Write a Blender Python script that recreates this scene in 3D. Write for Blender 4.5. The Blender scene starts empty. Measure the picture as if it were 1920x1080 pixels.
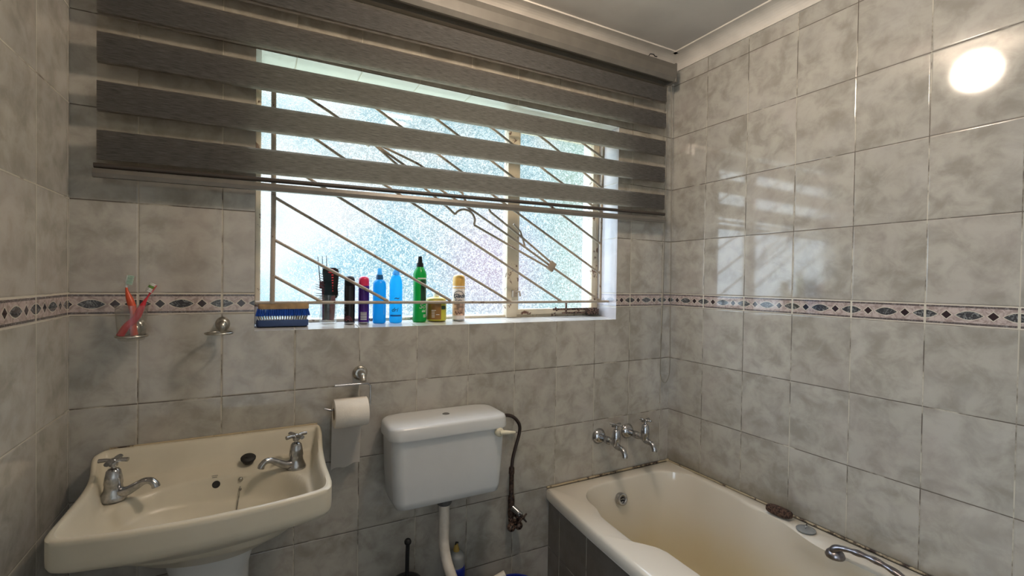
import bpy, bmesh, math, random
from mathutils import Vector, Matrix
random.seed(7)
S = bpy.context.scene
COL = S.collection
PI = math.pi

# ------------------------------------------------------------------ camera, world, lights, exposure
S.view_settings.view_transform = 'Standard'
S.view_settings.look = 'None'
S.view_settings.exposure = 0.20
S.view_settings.gamma = 1.0
S.view_settings.use_curve_mapping = False

cam_data = bpy.data.cameras.new('camera')
cam = bpy.data.objects.new('camera', cam_data)
COL.objects.link(cam)
cam_data.sensor_width = 36.0
cam_data.lens = 36.0 * 887.44 / 1920.0
cam_data.clip_start = 0.02
cam.matrix_world = Matrix(((0.88023631, -0.00610841, -0.47449629, 0.436057),
                           (-0.47431686, 0.0190323, -0.88014845, -1.654695),
                           (0.01440707, 0.99980021, 0.0138556, 1.358378),
                           (0, 0, 0, 1)))
S.camera = cam


class NT:
    """tiny helper for building node trees"""
    def __init__(self, tree):
        self.t = tree
        tree.nodes.clear()

    def n(self, kind, **kw):
        nd = self.t.nodes.new(kind)
        for k, v in kw.items():
            setattr(nd, k, v)
        return nd

    def link(self, a, b):
        self.t.links.new(a, b)

    def put(self, sock, v):
        if isinstance(v, bpy.types.NodeSocket):
            self.link(v, sock)
        elif v is not None:
            if isinstance(v, (tuple, list)) and len(v) == 3 and sock.type == 'RGBA':
                v = tuple(v) + (1.0,)
            sock.default_value = v

    def m(self, op, a, b=None, c=None, clamp=False):
        nd = self.n('ShaderNodeMath', operation=op)
        nd.use_clamp = clamp
        self.put(nd.inputs[0], a)
        if b is not None:
            self.put(nd.inputs[1], b)
        if c is not None:
            self.put(nd.inputs[2], c)
        return nd.outputs[0]

    def step(self, v, lo, hi):
        nd = self.n('ShaderNodeMapRange', interpolation_type='SMOOTHSTEP')
        self.put(nd.inputs[0], v)
        self.put(nd.inputs[1], lo)
        self.put(nd.inputs[2], hi)
        return nd.outputs[0]

    def mix(self, f, a, b):
        nd = self.n('ShaderNodeMix', data_type='RGBA')
        self.put(nd.inputs[0], f)
        self.put(nd.inputs[6], a)
        self.put(nd.inputs[7], b)
        return nd.outputs[2]

    def noise(self, vec, scale, detail=4.0, rough=0.55, dist=0.0, color=False):
        nd = self.n('ShaderNodeTexNoise')
        if vec is not None:
            self.link(vec, nd.inputs['Vector'])
        nd.inputs['Scale'].default_value = scale
        nd.inputs['Detail'].default_value = detail
        nd.inputs['Roughness'].default_value = rough
        nd.inputs['Distortion'].default_value = dist
        return nd.outputs['Color' if color else 'Fac']

    def comb(self, x, y, z):
        nd = self.n('ShaderNodeCombineXYZ')
        for i, v in enumerate((x, y, z)):
            self.put(nd.inputs[i], v)
        return nd.outputs[0]

    def objco(self):
        return self.n('ShaderNodeTexCoord').outputs['Object']

    def bump(self, h, strength, dist, normal=None):
        nd = self.n('ShaderNodeBump')
        nd.inputs['Strength'].default_value = strength
        nd.inputs['Distance'].default_value = dist
        self.link(h, nd.inputs['Height'])
        if normal is not None:
            self.link(normal, nd.inputs['Normal'])
        return nd.outputs[0]

    def pbr(self, color, rough=0.5, metal=0.0, normal=None, **kw):
        nd = self.n('ShaderNodeBsdfPrincipled')
        self.put(nd.inputs['Base Color'], color)
        self.put(nd.inputs['Roughness'], rough)
        self.put(nd.inputs['Metallic'], metal)
        if normal is not None:
            self.link(normal, nd.inputs['Normal'])
        for k, v in kw.items():
            self.put(nd.inputs[k.replace('_', ' ')], v)
        out = self.n('ShaderNodeOutputMaterial')
        self.link(nd.outputs[0], out.inputs[0])
        return nd


# world: the open sky and garden light outside the bathroom window and doorway
W = bpy.data.worlds.new('outdoors')
S.world = W
W.use_nodes = True
T = NT(W.node_tree)
dirv = T.n('ShaderNodeTexCoord').outputs['Generated']
sp = T.n('ShaderNodeSeparateXYZ')
T.link(dirv, sp.inputs[0])
wx, wy, wz = sp.outputs
cl = T.noise(dirv, 5.0, 3.0, 0.5)
sky = T.mix(T.step(cl, 0.40, 0.60), (0.44, 0.76, 0.90), (0.95, 0.98, 1.0))
grn = T.mix(T.step(T.noise(dirv, 7.0, 3.0), 0.4, 0.62), (0.40, 0.78, 0.62), (0.68, 0.98, 0.84))
side = T.step(wx, 0.49, 0.58)
col = T.mix(T.m('MULTIPLY', side, 0.9), sky, grn)
pk = T.n('ShaderNodeVectorMath', operation='DISTANCE')
T.link(dirv, pk.inputs[0])
pk.inputs[1].default_value = (0.434, 0.900, 0.035)
pmask = T.step(pk.outputs['Value'], 0.15, 0.01)
col = T.mix(T.m('MULTIPLY', pmask, 0.75), col, (1.0, 0.62, 0.84))
col = T.mix(T.step(wz, -0.18, -0.45), col, (0.78, 0.95, 0.80))
col = T.mix(T.step(wz, 0.30, 0.50), col, (0.74, 0.84, 1.0))
front = T.step(wx, -0.75, -0.45)      # the hallway daylight lies to the left of the room
col = T.mix(front, (0.74, 0.87, 1.0), col)
lft = T.step(wx, 0.25, 0.0)
stg = T.m('ADD', 0.72, T.m('MULTIPLY', lft, 0.32))
stg = T.m('MULTIPLY', stg, T.m('ADD', 1.0, T.m('MULTIPLY', T.step(wz, 0.30, 0.55), 9.0)))
stg = T.m('MULTIPLY', stg, T.m('ADD', 1.0, T.m('MULTIPLY', T.step(wz, -0.18, -0.5), 3.0)))
stg = T.m('ADD', T.m('MULTIPLY', front, stg), T.m('MULTIPLY', T.m('SUBTRACT', 1.0, front), 5.6))
bg = T.n('ShaderNodeBackground')
T.link(col, bg.inputs[0])
T.link(stg, bg.inputs[1])
wo = T.n('ShaderNodeOutputWorld')
T.link(bg.outputs[0], wo.inputs[0])


def portal(name, loc, rot, sx, sy):
    d = bpy.data.lights.new(name, 'AREA')
    d.shape = 'RECTANGLE'
    d.size = sx
    d.size_y = sy
    d.cycles.is_portal = True
    o = bpy.data.objects.new(name, d)
    o.location = loc
    o.rotation_euler = rot
    COL.objects.link(o)


portal('window_daylight', (1.147, 0.19, 1.625), (-PI / 2, 0, 0), 1.43, 0.86)
portal('doorway_daylight', (-0.06, -2.26, 1.02), (0, -PI / 2, 0), 2.04, 0.82)

# ------------------------------------------------------------------ mesh helpers
class MB:
    def __init__(self):
        self.v, self.f, self.mi, self.sm = [], [], [], []

    def add(self, vs, fs, mi=0, smooth=True, M=None):
        b = len(self.v)
        for p in vs:
            self.v.append(tuple(M @ Vector(p)) if M is not None else tuple(p))
        for f in fs:
            self.f.append([i + b for i in f])
            self.mi.append(mi)
            self.sm.append(smooth)
        return self

    def box(self, x0, x1, y0, y1, z0, z1, mi=0, M=None, bev=0.0):
        if bev <= 0:
            vs = [(x, y, z) for z in (z0, z1) for y in (y0, y1) for x in (x0, x1)]
            fs = [(0, 2, 3, 1), (4, 5, 7, 6), (0, 1, 5, 4), (2, 6, 7, 3), (0, 4, 6, 2), (1, 3, 7, 5)]
            return self.add(vs, fs, mi, False, M)
        bm = bmesh.new()
        bmesh.ops.create_cube(bm, size=1.0)
        for v in bm.verts:
            v.co = Vector(((x0 + x1) / 2 + v.co.x * (x1 - x0), (y0 + y1) / 2 + v.co.y * (y1 - y0), (z0 + z1) / 2 + v.co.z * (z1 - z0)))
        bmesh.ops.bevel(bm, geom=bm.edges[:], offset=bev, segments=3, profile=0.5, affect='EDGES')
        bm.verts.index_update()
        self.add([v.co[:] for v in bm.verts], [[v.index for v in f.verts] for f in bm.faces], mi, True, M)
        bm.free()
        return self

    def rings(self, rings, mi=0, cap0=True, cap1=True, closed=False, smooth=True, M=None):
        n = len(rings[0])
        vs = [p for r in rings for p in r]
        fs = []
        k = len(rings)
        for i in range(k if closed else k - 1):
            a, b = i * n, ((i + 1) % k) * n
            for j in range(n):
                fs.append((a + j, a + (j + 1) % n, b + (j + 1) % n, b + j))
        if not closed:
            if cap0:
                fs.append(tuple(reversed(range(n))))
            if cap1:
                fs.append(tuple(range((k - 1) * n, k * n)))
        return self.add(vs, fs, mi, smooth, M)

    def lathe(self, prof, seg=28, mi=0, M=None, cap0=True, cap1=True):
        rs = [[(r * math.cos(2 * PI * j / seg), r * math.sin(2 * PI * j / seg), z) for j in range(seg)] for r, z in prof]
        return self.rings(rs, mi, cap0, cap1, M=M)

    def tube(self, pts, rad, seg=10, mi=0, closed=False, M=None, flat=1.0):
        P = [Vector(p) for p in pts]
        n = len(P)
        rr = rad if isinstance(rad, (list, tuple)) else [rad] * n
        rs = []
        up = None
        for i in range(n):
            if closed:
                t = (P[(i + 1) % n] - P[i - 1])
            else:
                t = P[min(i + 1, n - 1)] - P[max(i - 1, 0)]
            t.normalize()
            if up is None:
                up = Vector((0, 0, 1)) if abs(t.z) < 0.9 else Vector((0, 1, 0))
            s = t.cross(up)
            if s.length < 1e-4:
                s = t.cross(Vector((1, 0, 0)))
            s.normalize()
            up = s.cross(t).normalized()
            rs.append([tuple(P[i] + s * (math.cos(2 * PI * j / seg) * rr[i]) + up * (math.sin(2 * PI * j / seg) * rr[i] * flat)) for j in range(seg)])
        return self.rings(rs, mi, closed=closed, M=M)

    def ball(self, c, r, seg=16, mi=0, sc=(1, 1, 1), M=None):
        rs = []
        for i in range(1, seg // 2):
            a = PI * i / (seg // 2)
            rs.append([(c[0] + sc[0] * r * math.sin(a) * math.cos(2 * PI * j / seg), c[1] + sc[1] * r * math.sin(a) * math.sin(2 * PI * j / seg), c[2] - sc[2] * r * math.cos(a)) for j in range(seg)])
        return self.rings(rs, mi, M=M)

    def build(self, name, mats, parent=None, loc=None, rot=None):
        me = bpy.data.meshes.new(name)
        me.from_pydata(self.v, [], self.f)
        me.update()
        if not isinstance(mats, (list, tuple)):
            mats = [mats]
        for m_ in mats:
            me.materials.append(m_)
        for p, mi, sm in zip(me.polygons, self.mi, self.sm):
            p.material_index = mi
            p.use_smooth = sm
        bm = bmesh.new()
        bm.from_mesh(me)
        bmesh.ops.recalc_face_normals(bm, faces=bm.faces[:])
        for e in bm.edges:
            if len(e.link_faces) == 2 and e.calc_face_angle(0) > 0.9:
                e.smooth = False
        bm.to_mesh(me)
        bm.free()
        o = bpy.data.objects.new(name, me)
        COL.objects.link(o)
        if parent is not None:
            o.parent = parent
        if loc is not None:
            o.location = loc
        if rot is not None:
            o.rotation_euler = rot
        return o


def thing(name, label, cat, loc=(0, 0, 0), rz=0.0, group=None):
    o = bpy.data.objects.new(name, None)
    o.empty_display_size = 0.05
    COL.objects.link(o)
    o.location = loc
    o.rotation_euler = (0, 0, rz)
    o['label'] = label
    o['category'] = cat
    if group:
        o['group'] = group
    return o


def tag(o, label, cat, group=None):
    o['label'] = label
    o['category'] = cat
    if group:
        o['group'] = group
    return o


def struct(o):
    o['kind'] = 'structure'
    return o


def copy_tree(o, parent=None):
    c = o.copy()
    COL.objects.link(c)
    c.parent = parent
    for ch in list(o.children):
        copy_tree(ch, c)
    return c


def smooth(lo, hi, v):
    t = max(0.0, min(1.0, (v - lo) / (hi - lo)))
    return t * t * (3 - 2 * t)


def rrect(x0, x1, y0, y1, r, n=8, z=0.0):
    pts = []
    for cx, cy, a0 in ((x1 - r, y1 - r, 0), (x0 + r, y1 - r, PI / 2), (x0 + r, y0 + r, PI), (x1 - r, y0 + r, 1.5 * PI)):
        for i in range(n + 1):
            a = a0 + PI / 2 * i / n
            pts.append((cx + r * math.cos(a), cy + r * math.sin(a), z))
    return pts


def spline(pts, sub=8, closed=False):
    P = [Vector(p) for p in pts]
    n = len(P)
    out = []
    for i in range(n if closed else n - 1):
        if closed:
            p0, p1, p2, p3 = P[i - 1], P[i], P[(i + 1) % n], P[(i + 2) % n]
        else:
            p0, p1, p2, p3 = P[max(i - 1, 0)], P[i], P[i + 1], P[min(i + 2, n - 1)]
        for k in range(sub):
            t = k / sub
            out.append(0.5 * ((2 * p1) + (p2 - p0) * t + (2 * p0 - 5 * p1 + 4 * p2 - p3) * t * t + (3 * p1 - p0 - 3 * p2 + p3) * t ** 3))
    if not closed:
        out.append(P[-1])
    return [tuple(p) for p in out]


# ------------------------------------------------------------------ materials
def mat(name, color, rough=0.5, metal=0.0, var=0.06, nscale=18.0, bump=0.0, bscale=60.0, bdist=0.001, **kw):
    m_ = bpy.data.materials.new(name)
    m_.use_nodes = True
    t = NT(m_.node_tree)
    co = t.objco()
    c2 = tuple(max(0.0, c * (1 - var * 2)) for c in color)
    c3 = tuple(min(1.0, c * (1 + var)) for c in color)
    c_ = t.mix(t.step(t.noise(co, nscale), 0.35, 0.65), c2, c3)
    nrm = t.bump(t.noise(co, bscale, 2.0), bump, bdist) if bump > 0 else None
    t.pbr(c_, rough, metal, nrm, **kw)
    return m_


Z0, TW, TH, SH = 1.25, 0.2, 0.249, 0.0614


def tile_mat(name, mode, uoff=0.0, cream=0.5, damp=False, bright=False):
    """glazed wall tile with a decorated border strip.  mode: back / right / left / flat / plain"""
    m_ = bpy.data.materials.new(name)
    m_.use_nodes = True
    t = NT(m_.node_tree)
    co = t.objco()
    s_ = t.n('ShaderNodeSeparateXYZ')
    t.link(co, s_.inputs[0])
    x, y, z = s_.outputs
    if mode == 'back':
        u = t.m('SUBTRACT', x, uoff)
    elif mode == 'side':
        u = t.m('SUBTRACT', t.m('MULTIPLY', y, -1.0), uoff)
    else:
        u = t.m('SUBTRACT', x, uoff)
    v = t.m('SUBTRACT', z, Z0) if mode in ('back', 'side') else t.m('ADD', y, 0.05)
    uw = t.m('DIVIDE', u, TW)
    iu, fu = t.m('FLOOR', uw), t.m('FRACT', uw)
    above = t.m('GREATER_THAN', v, SH)
    vlow = t.m('DIVIDE', v, TH)
    vhi = t.m('ADD', t.m('DIVIDE', t.m('SUBTRACT', v, SH), TH), 40.0)
    vv = t.m('ADD', t.m('MULTIPLY', above, vhi), t.m('MULTIPLY', t.m('SUBTRACT', 1.0, above), vlow))
    iv, fv = t.m('FLOOR', vv), t.m('FRACT', vv)
    strip = t.m('MULTIPLY', t.m('GREATER_THAN', v, 0.0), t.m('LESS_THAN', v, SH)) if mode in ('back', 'side') else None
    du = t.m('MULTIPLY', t.m('MINIMUM', fu, t.m('SUBTRACT', 1.0, fu)), TW)
    dv = t.m('MULTIPLY', t.m('MINIMUM', fv, t.m('SUBTRACT', 1.0, fv)), TH)
    if strip is not None:
        dvs = t.m('MINIMUM', v, t.m('SUBTRACT', SH, v))
        dv = t.m('ADD', t.m('MULTIPLY', strip, dvs), t.m('MULTIPLY', t.m('SUBTRACT', 1.0, strip), dv))
    if mode == 'flat':
        dv = 0.05
    d = t.m('MINIMUM', du, dv)
    tile = t.step(d, 0.0009, 0.0017)
    wn = t.n('ShaderNodeTexWhiteNoise', noise_dimensions='2D')
    t.link(t.comb(iu, iv, 0.0), wn.inputs['Vector'])
    off = t.n('ShaderNodeVectorMath', operation='MULTIPLY_ADD')
    t.link(wn.outputs['Color'], off.inputs[0])
    off.inputs[1].default_value = (20, 20, 20)
    t.link(t.comb(u, v, 0.0), off.inputs[2])
    oc = off.outputs[0]
    n1 = t.noise(oc, 15.0, 6.0, 0.58, 0.35)
    n2 = t.noise(oc, 6.0, 3.0, 0.5, 0.3)
    n3 = t.noise(oc, 420.0, 2.0)
    cc = t.mix(t.step(n1, 0.28, 0.66), (0.285, 0.263, 0.227), (0.432, 0.408, 0.360))
    cc = t.mix(t.m('MULTIPLY', t.step(n2, 0.48, 0.72), 0.35), cc, (0.46, 0.44, 0.41))
    cc = t.mix(t.m('MULTIPLY', t.step(t.noise(oc, 4.0, 2.0), 0.5, 0.7), 0.25), cc, (0.40, 0.345, 0.32))
    cc = t.mix(t.m('MULTIPLY', n3, 0.10), cc, (0.20, 0.19, 0.17))
    tint = t.m('MULTIPLY', t.m('SUBTRACT', wn.outputs['Value'], 0.5), 0.10)
    hsv = t.n('ShaderNodeHueSaturation')
    t.put(hsv.inputs['Value'], t.m('ADD', 1.0, tint))
    t.link(cc, hsv.inputs['Color'])
    cc = hsv.outputs[0]
    if mode == 'flat':
        cc = t.mix(0.7, cc, (0.70, 0.70, 0.68))
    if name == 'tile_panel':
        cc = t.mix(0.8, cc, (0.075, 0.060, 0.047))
    # border strip ornament
    if strip is not None:
        vc = t.m('SUBTRACT', v, SH / 2)
        av = t.m('ABSOLUTE', vc)
        marble = t.noise(t.comb(t.m('MULTIPLY', u, 1.0), v, 0.0), 55.0, 5.0, 0.6, 1.6)
        pink = t.mix(t.step(marble, 0.35, 0.62), (0.30, 0.235, 0.215), (0.50, 0.415, 0.385))
        dark = t.mix(t.step(t.noise(t.comb(u, v, 0.0), 90.0, 4.0, 0.6, 2.0), 0.48, 0.68), (0.045, 0.045, 0.05), (0.28, 0.29, 0.29))
        creamc = (0.60, 0.55, 0.46)
        # ellipses centred on every 0.1, diamonds between them
        pu = t.m('SUBTRACT', t.m('MULTIPLY', t.m('FRACT', t.m('ADD', t.m('DIVIDE', u, 0.1), 0.5)), 0.1), 0.05)
        pe = t.m('DIVIDE', t.m('ABSOLUTE', pu), 0.0300)
        lim = t.m('MULTIPLY', t.m('SUBTRACT', 1.0, t.m('MULTIPLY', pe, pe)), 0.0118)
        el = t.m('SUBTRACT', lim, av)
        pd = t.m('SUBTRACT', t.m('MULTIPLY', t.m('FRACT', t.m('DIVIDE', u, 0.1)), 0.1), 0.05)
        dm = t.m('SUBTRACT', 0.0118, t.m('ADD', t.m('ABSOLUTE', pd), av))
        sc = pink
        sc = t.mix(t.step(dm, -0.0030, -0.0022), sc, creamc)
        sc = t.mix(t.step(dm, -0.0004, 0.0004), sc, (0.03, 0.018, 0.022))
        sc = t.mix(t.step(el, -0.0022, -0.0016), sc, creamc)
        sc = t.mix(t.step(el, -0.0002, 0.0004), sc, dark)
        ln = t.m('SUBTRACT', 0.0027, t.m('ABSOLUTE', t.m('SUBTRACT', av, 0.0238)))
        sc = t.mix(t.step(ln, -0.0003, 0.0003), sc, t.mix(0.45, dark, (0.16, 0.12, 0.11)))
        sc = t.mix(t.step(av, 0.0268, 0.0274), sc, creamc)
        # clean vertical cream ends of each strip tile
        sc = t.mix(t.step(du, 0.0032, 0.0026), sc, creamc)
        cc = t.mix(strip, cc, sc)
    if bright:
        cc = t.mix(0.55, cc, (0.60, 0.59, 0.66))  # window daylight washing out the reveal, mixed into the tile colour
    g1 = t.noise(co, 9.0, 4.0, 0.6)
    horiz = t.m('LESS_THAN', dv, du)
    gm = t.m('ADD', g1, t.m('ADD', t.m('MULTIPLY', horiz, -0.13), cream - 0.5))
    gc = t.mix(t.step(gm, 0.36, 0.52), (0.075, 0.055, 0.040), (0.46, 0.42, 0.34))
    if strip is not None:
        gc = t.mix(strip, gc, (0.50, 0.46, 0.38))
    cc = t.mix(tile, gc, cc)
    if damp:
        hgt = t.m('SUBTRACT', z, 0.50)
        edge = t.m('ADD', hgt, t.m('MULTIPLY', t.m('SUBTRACT', t.noise(co, 7.0, 4.0), 0.5), 0.14))
        dmk = t.m('MULTIPLY', t.step(edge, 0.075, 0.0), t.step(hgt, -0.02, 0.0))
        cc = t.mix(t.m('MULTIPLY', dmk, 0.62), cc, (0.17, 0.135, 0.085))
    hgt = t.m('ADD', t.step(d, 0.0006, 0.0045), t.m('MULTIPLY', t.noise(co, 14.0, 1.0), 0.03))
    nr = t.bump(hgt, 0.5, 0.0012)
    rg = t.m('ADD', 0.60, t.m('MULTIPLY', tile, -0.525))
    t.pbr(cc, rg, 0.0, nr, Specular_IOR_Level=0.70)
    return m_


M = {}
M['tile_back'] = tile_mat('tile_back', 'back', -0.0555, 0.50)
M['tile_right'] = tile_mat('tile_right', 'side', -0.0059, 0.46, damp=True)
M['tile_left'] = tile_mat('tile_left', 'side', 0.0141, 0.66)
M['tile_flat'] = tile_mat('tile_flat', 'flat', -0.0555, 0.60)
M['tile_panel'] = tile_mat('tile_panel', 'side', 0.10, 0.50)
M['paint'] = mat('cream_wall_paint', (0.76, 0.75, 0.72), 0.6, var=0.03, bump=0.15)
M['ceiling'] = mat('ceiling_paint', (0.50, 0.47, 0.435), 0.85, var=0.03, nscale=5, bump=0.2, bscale=300)
M['cornice'] = mat('cornice_plaster', (0.62, 0.57, 0.51), 0.6, var=0.05, nscale=7)
M['door_wood'] = mat('dark_door_wood', (0.05, 0.032, 0.02), 0.5, var=0.2)
M['floor'] = mat('floor_tile', (0.14, 0.12, 0.105), 0.4, var=0.2, nscale=9)
M['ceramic'] = mat('cream_ceramic', (0.57, 0.525, 0.42), 0.33, var=0.04, nscale=5)
M['ceramic_white'] = mat('white_ceramic', (0.66, 0.67, 0.655), 0.14, var=0.02, nscale=4)
M['plastic_white'] = mat('white_cistern_plastic', (0.60, 0.61, 0.61), 0.24, var=0.02, nscale=5)
M['ivory'] = mat('ivory_plastic', (0.72, 0.66, 0.50), 0.3)
M['chrome'] = mat('worn_chrome', (0.46, 0.46, 0.47), 0.20, 1.0, var=0.12, nscale=60)
M['chrome_dull'] = mat('dull_nickel', (0.50, 0.48, 0.44), 0.28, 1.0, var=0.15, nscale=60)
M['black'] = mat('black_plastic', (0.010, 0.010, 0.011), 0.5, Specular_IOR_Level=0.25)
M['black_rubber'] = mat('black_rubber', (0.010, 0.009, 0.009), 0.6)
M['brown_pipe'] = mat('tarnished_copper_pipe', (0.060, 0.034, 0.024), 0.5, 0.3, var=0.4, nscale=90, bump=0.3)
M['brown_hose'] = mat('dark_brown_hose', (0.030, 0.017, 0.013), 0.35)
M['rust'] = mat('rusty_brass', (0.16, 0.10, 0.075), 0.45, 0.6, var=0.5, nscale=120, bump=0.4)
M['grey_rubber'] = mat('grey_rubber', (0.10, 0.10, 0.10), 0.5)
M['pvc'] = mat('offwhite_pvc', (0.66, 0.60, 0.52), 0.3)
M['paper'] = mat('tissue_paper', (0.74, 0.69, 0.62), 0.9, var=0.03, bump=0.4, bscale=260)
M['cardboard'] = mat('cardboard', (0.35, 0.25, 0.16), 0.9)
M['blue_plastic'] = mat('blue_plastic', (0.010, 0.022, 0.22), 0.35)
M['grey_plastic'] = mat('grey_plastic', (0.24, 0.25, 0.25), 0.4)
M['yellow_cap'] = mat('ochre_cap', (0.42, 0.28, 0.06), 0.4)
M['pumice'] = mat('brown_pumice', (0.085, 0.045, 0.030), 0.95, var=0.4, nscale=160, bump=0.9, bscale=330, bdist=0.002)
M['wood'] = mat('brush_wood', (0.36, 0.23, 0.11), 0.55, var=0.15, nscale=30)
M['bristle_blue'] = mat('blue_bristles', (0.004, 0.055, 0.34), 0.4)
M['bristle_white'] = mat('white_bristles', (0.62, 0.60, 0.55), 0.5)
M['navy'] = mat('navy_plastic', (0.025, 0.055, 0.16), 0.35)
M['red'] = mat('red_plastic', (0.55, 0.018, 0.035), 0.35)
M['orange_red'] = mat('orange_red_plastic', (0.62, 0.085, 0.030), 0.35)
M['mint'] = mat('mint_bristles', (0.40, 0.58, 0.48), 0.5)
M['green_bristle'] = mat('green_bristles', (0.12, 0.30, 0.05), 0.5)
M['white_plastic'] = mat('white_plastic', (0.72, 0.72, 0.70), 0.35)
M['teal_black'] = mat('blue_black_plastic', (0.004, 0.016, 0.022), 0.5, Specular_IOR_Level=0.25)
M['maroon'] = mat('maroon_plastic', (0.16, 0.022, 0.035), 0.35)
M['pink_red'] = mat('raspberry_cap', (0.62, 0.018, 0.085), 0.3)
M['purple'] = mat('violet_can_paint', (0.060, 0.010, 0.20), 0.25, 0.2)
M['can_black'] = mat('black_can_paint', (0.010, 0.009, 0.012), 0.25, 0.2)
M['satin'] = mat('satin_grey_metal', (0.26, 0.245, 0.26), 0.30, 1.0, var=0.1, nscale=60)
M['rim_metal'] = mat('tin_rim', (0.45, 0.45, 0.46), 0.3, 1.0)
M['brown_label'] = mat('brown_label', (0.25, 0.12, 0.025), 0.45)
M['lime'] = mat('yellow_green_label', (0.50, 0.48, 0.04), 0.4)
M['lid_yellow'] = mat('pale_yellow_lid', (0.72, 0.55, 0.10), 0.35)
M['amber_cap'] = mat('amber_cap', (0.72, 0.42, 0.10), 0.35)
M['can_white'] = mat('white_can_paint', (0.72, 0.66, 0.62), 0.3)
M['peach'] = mat('peach_print', (0.62, 0.40, 0.28), 0.35, var=0.25, nscale=70)
M['ink'] = mat('dark_blue_ink', (0.015, 0.03, 0.06), 0.5)
M['ink_brown'] = mat('brown_ink', (0.09, 0.03, 0.03), 0.5)
M['ink_blue'] = mat('deep_blue_ink', (0.01, 0.09, 0.28), 0.5)
M['label_white'] = mat('white_ink', (0.66, 0.68, 0.64), 0.5)
M['dark_green'] = mat('dark_green_print', (0.006, 0.05, 0.02), 0.4)
M['headrail'] = mat('grey_brown_anodised_aluminium', (0.150, 0.138, 0.120), 0.42, 0.25, var=0.04)
M['rail_dark'] = mat('dark_brown_rod', (0.045, 0.034, 0.027), 0.5)
M['cord'] = mat('grey_cord', (0.20, 0.18, 0.15), 0.7)
M['lamp_rim'] = mat('lamp_rim', (0.7, 0.7, 0.7), 0.4)
M['mould'] = None


def translucent_mat(name, color, rough=0.3, trans=0.45, tcol=None):
    m_ = bpy.data.materials.new(name)
    m_.use_nodes = True
    t = NT(m_.node_tree)
    co = t.objco()
    c_ = t.mix(t.noise(co, 20.0), tuple(c * 0.9 for c in color), color)
    p = t.n('ShaderNodeBsdfPrincipled')
    t.link(c_, p.inputs['Base Color'])
    p.inputs['Roughness'].default_value = rough
    tr = t.n('ShaderNodeBsdfTranslucent')
    tr.inputs[0].default_value = tuple(tcol or color) + (1,)
    mx = t.n('ShaderNodeMixShader')
    mx.inputs[0].default_value = trans
    t.link(p.outputs[0], mx.inputs[1])
    t.link(tr.outputs[0], mx.inputs[2])
    o = t.n('ShaderNodeOutputMaterial')
    t.link(mx.outputs[0], o.inputs[0])
    return m_


M['blue_bottle'] = translucent_mat('sky_blue_plastic', (0.02, 0.30, 0.68), 0.3, 0.62, (0.12, 0.72, 1.0))
M['blue_bottle_deep'] = translucent_mat('azure_plastic', (0.01, 0.25, 0.54), 0.3, 0.60, (0.05, 0.58, 0.90))
M['blue_collar'] = translucent_mat('teal_blue_collar', (0.02, 0.13, 0.30), 0.35, 0.25)
M['blue_cap'] = translucent_mat('pale_blue_cap', (0.15, 0.42, 0.65), 0.35, 0.55, (0.3, 0.75, 1.0))
M['green_bottle'] = translucent_mat('green_plastic', (0.006, 0.24, 0.06), 0.3, 0.45, (0.01, 0.60, 0.16))
M['tissue_sheet'] = translucent_mat('tissue_sheet', (0.66, 0.62, 0.57), 0.9, 0.25)


def glass_mat(name, tint=(1, 1, 1), rough=0.02):
    """clear tumbler glass that lets daylight through"""
    m_ = bpy.data.materials.new(name)
    m_.use_nodes = True
    t = NT(m_.node_tree)
    fr = t.n('ShaderNodeLayerWeight')
    fr.inputs['Blend'].default_value = 0.25
    tr = t.n('ShaderNodeBsdfTransparent')
    tr.inputs[0].default_value = tuple(tint) + (1,)
    gl = t.n('ShaderNodeBsdfGlossy')
    gl.inputs['Roughness'].default_value = rough
    t.put(gl.inputs[0], t.mix(t.noise(t.objco(), 40.0), (0.85, 0.85, 0.85), (0.95, 0.95, 0.95)))
    mx = t.n('ShaderNodeMixShader')
    t.link(t.m('ADD', t.m('MULTIPLY', fr.outputs['Facing'], 0.35), 0.06), mx.inputs[0])
    t.link(tr.outputs[0], mx.inputs[1])
    t.link(gl.outputs[0], mx.inputs[2])
    o = t.n('ShaderNodeOutputMaterial')
    t.link(mx.outputs[0], o.inputs[0])
    return m_


M['glass'] = glass_mat('clear_glass', (0.93, 0.93, 0.92))


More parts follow.
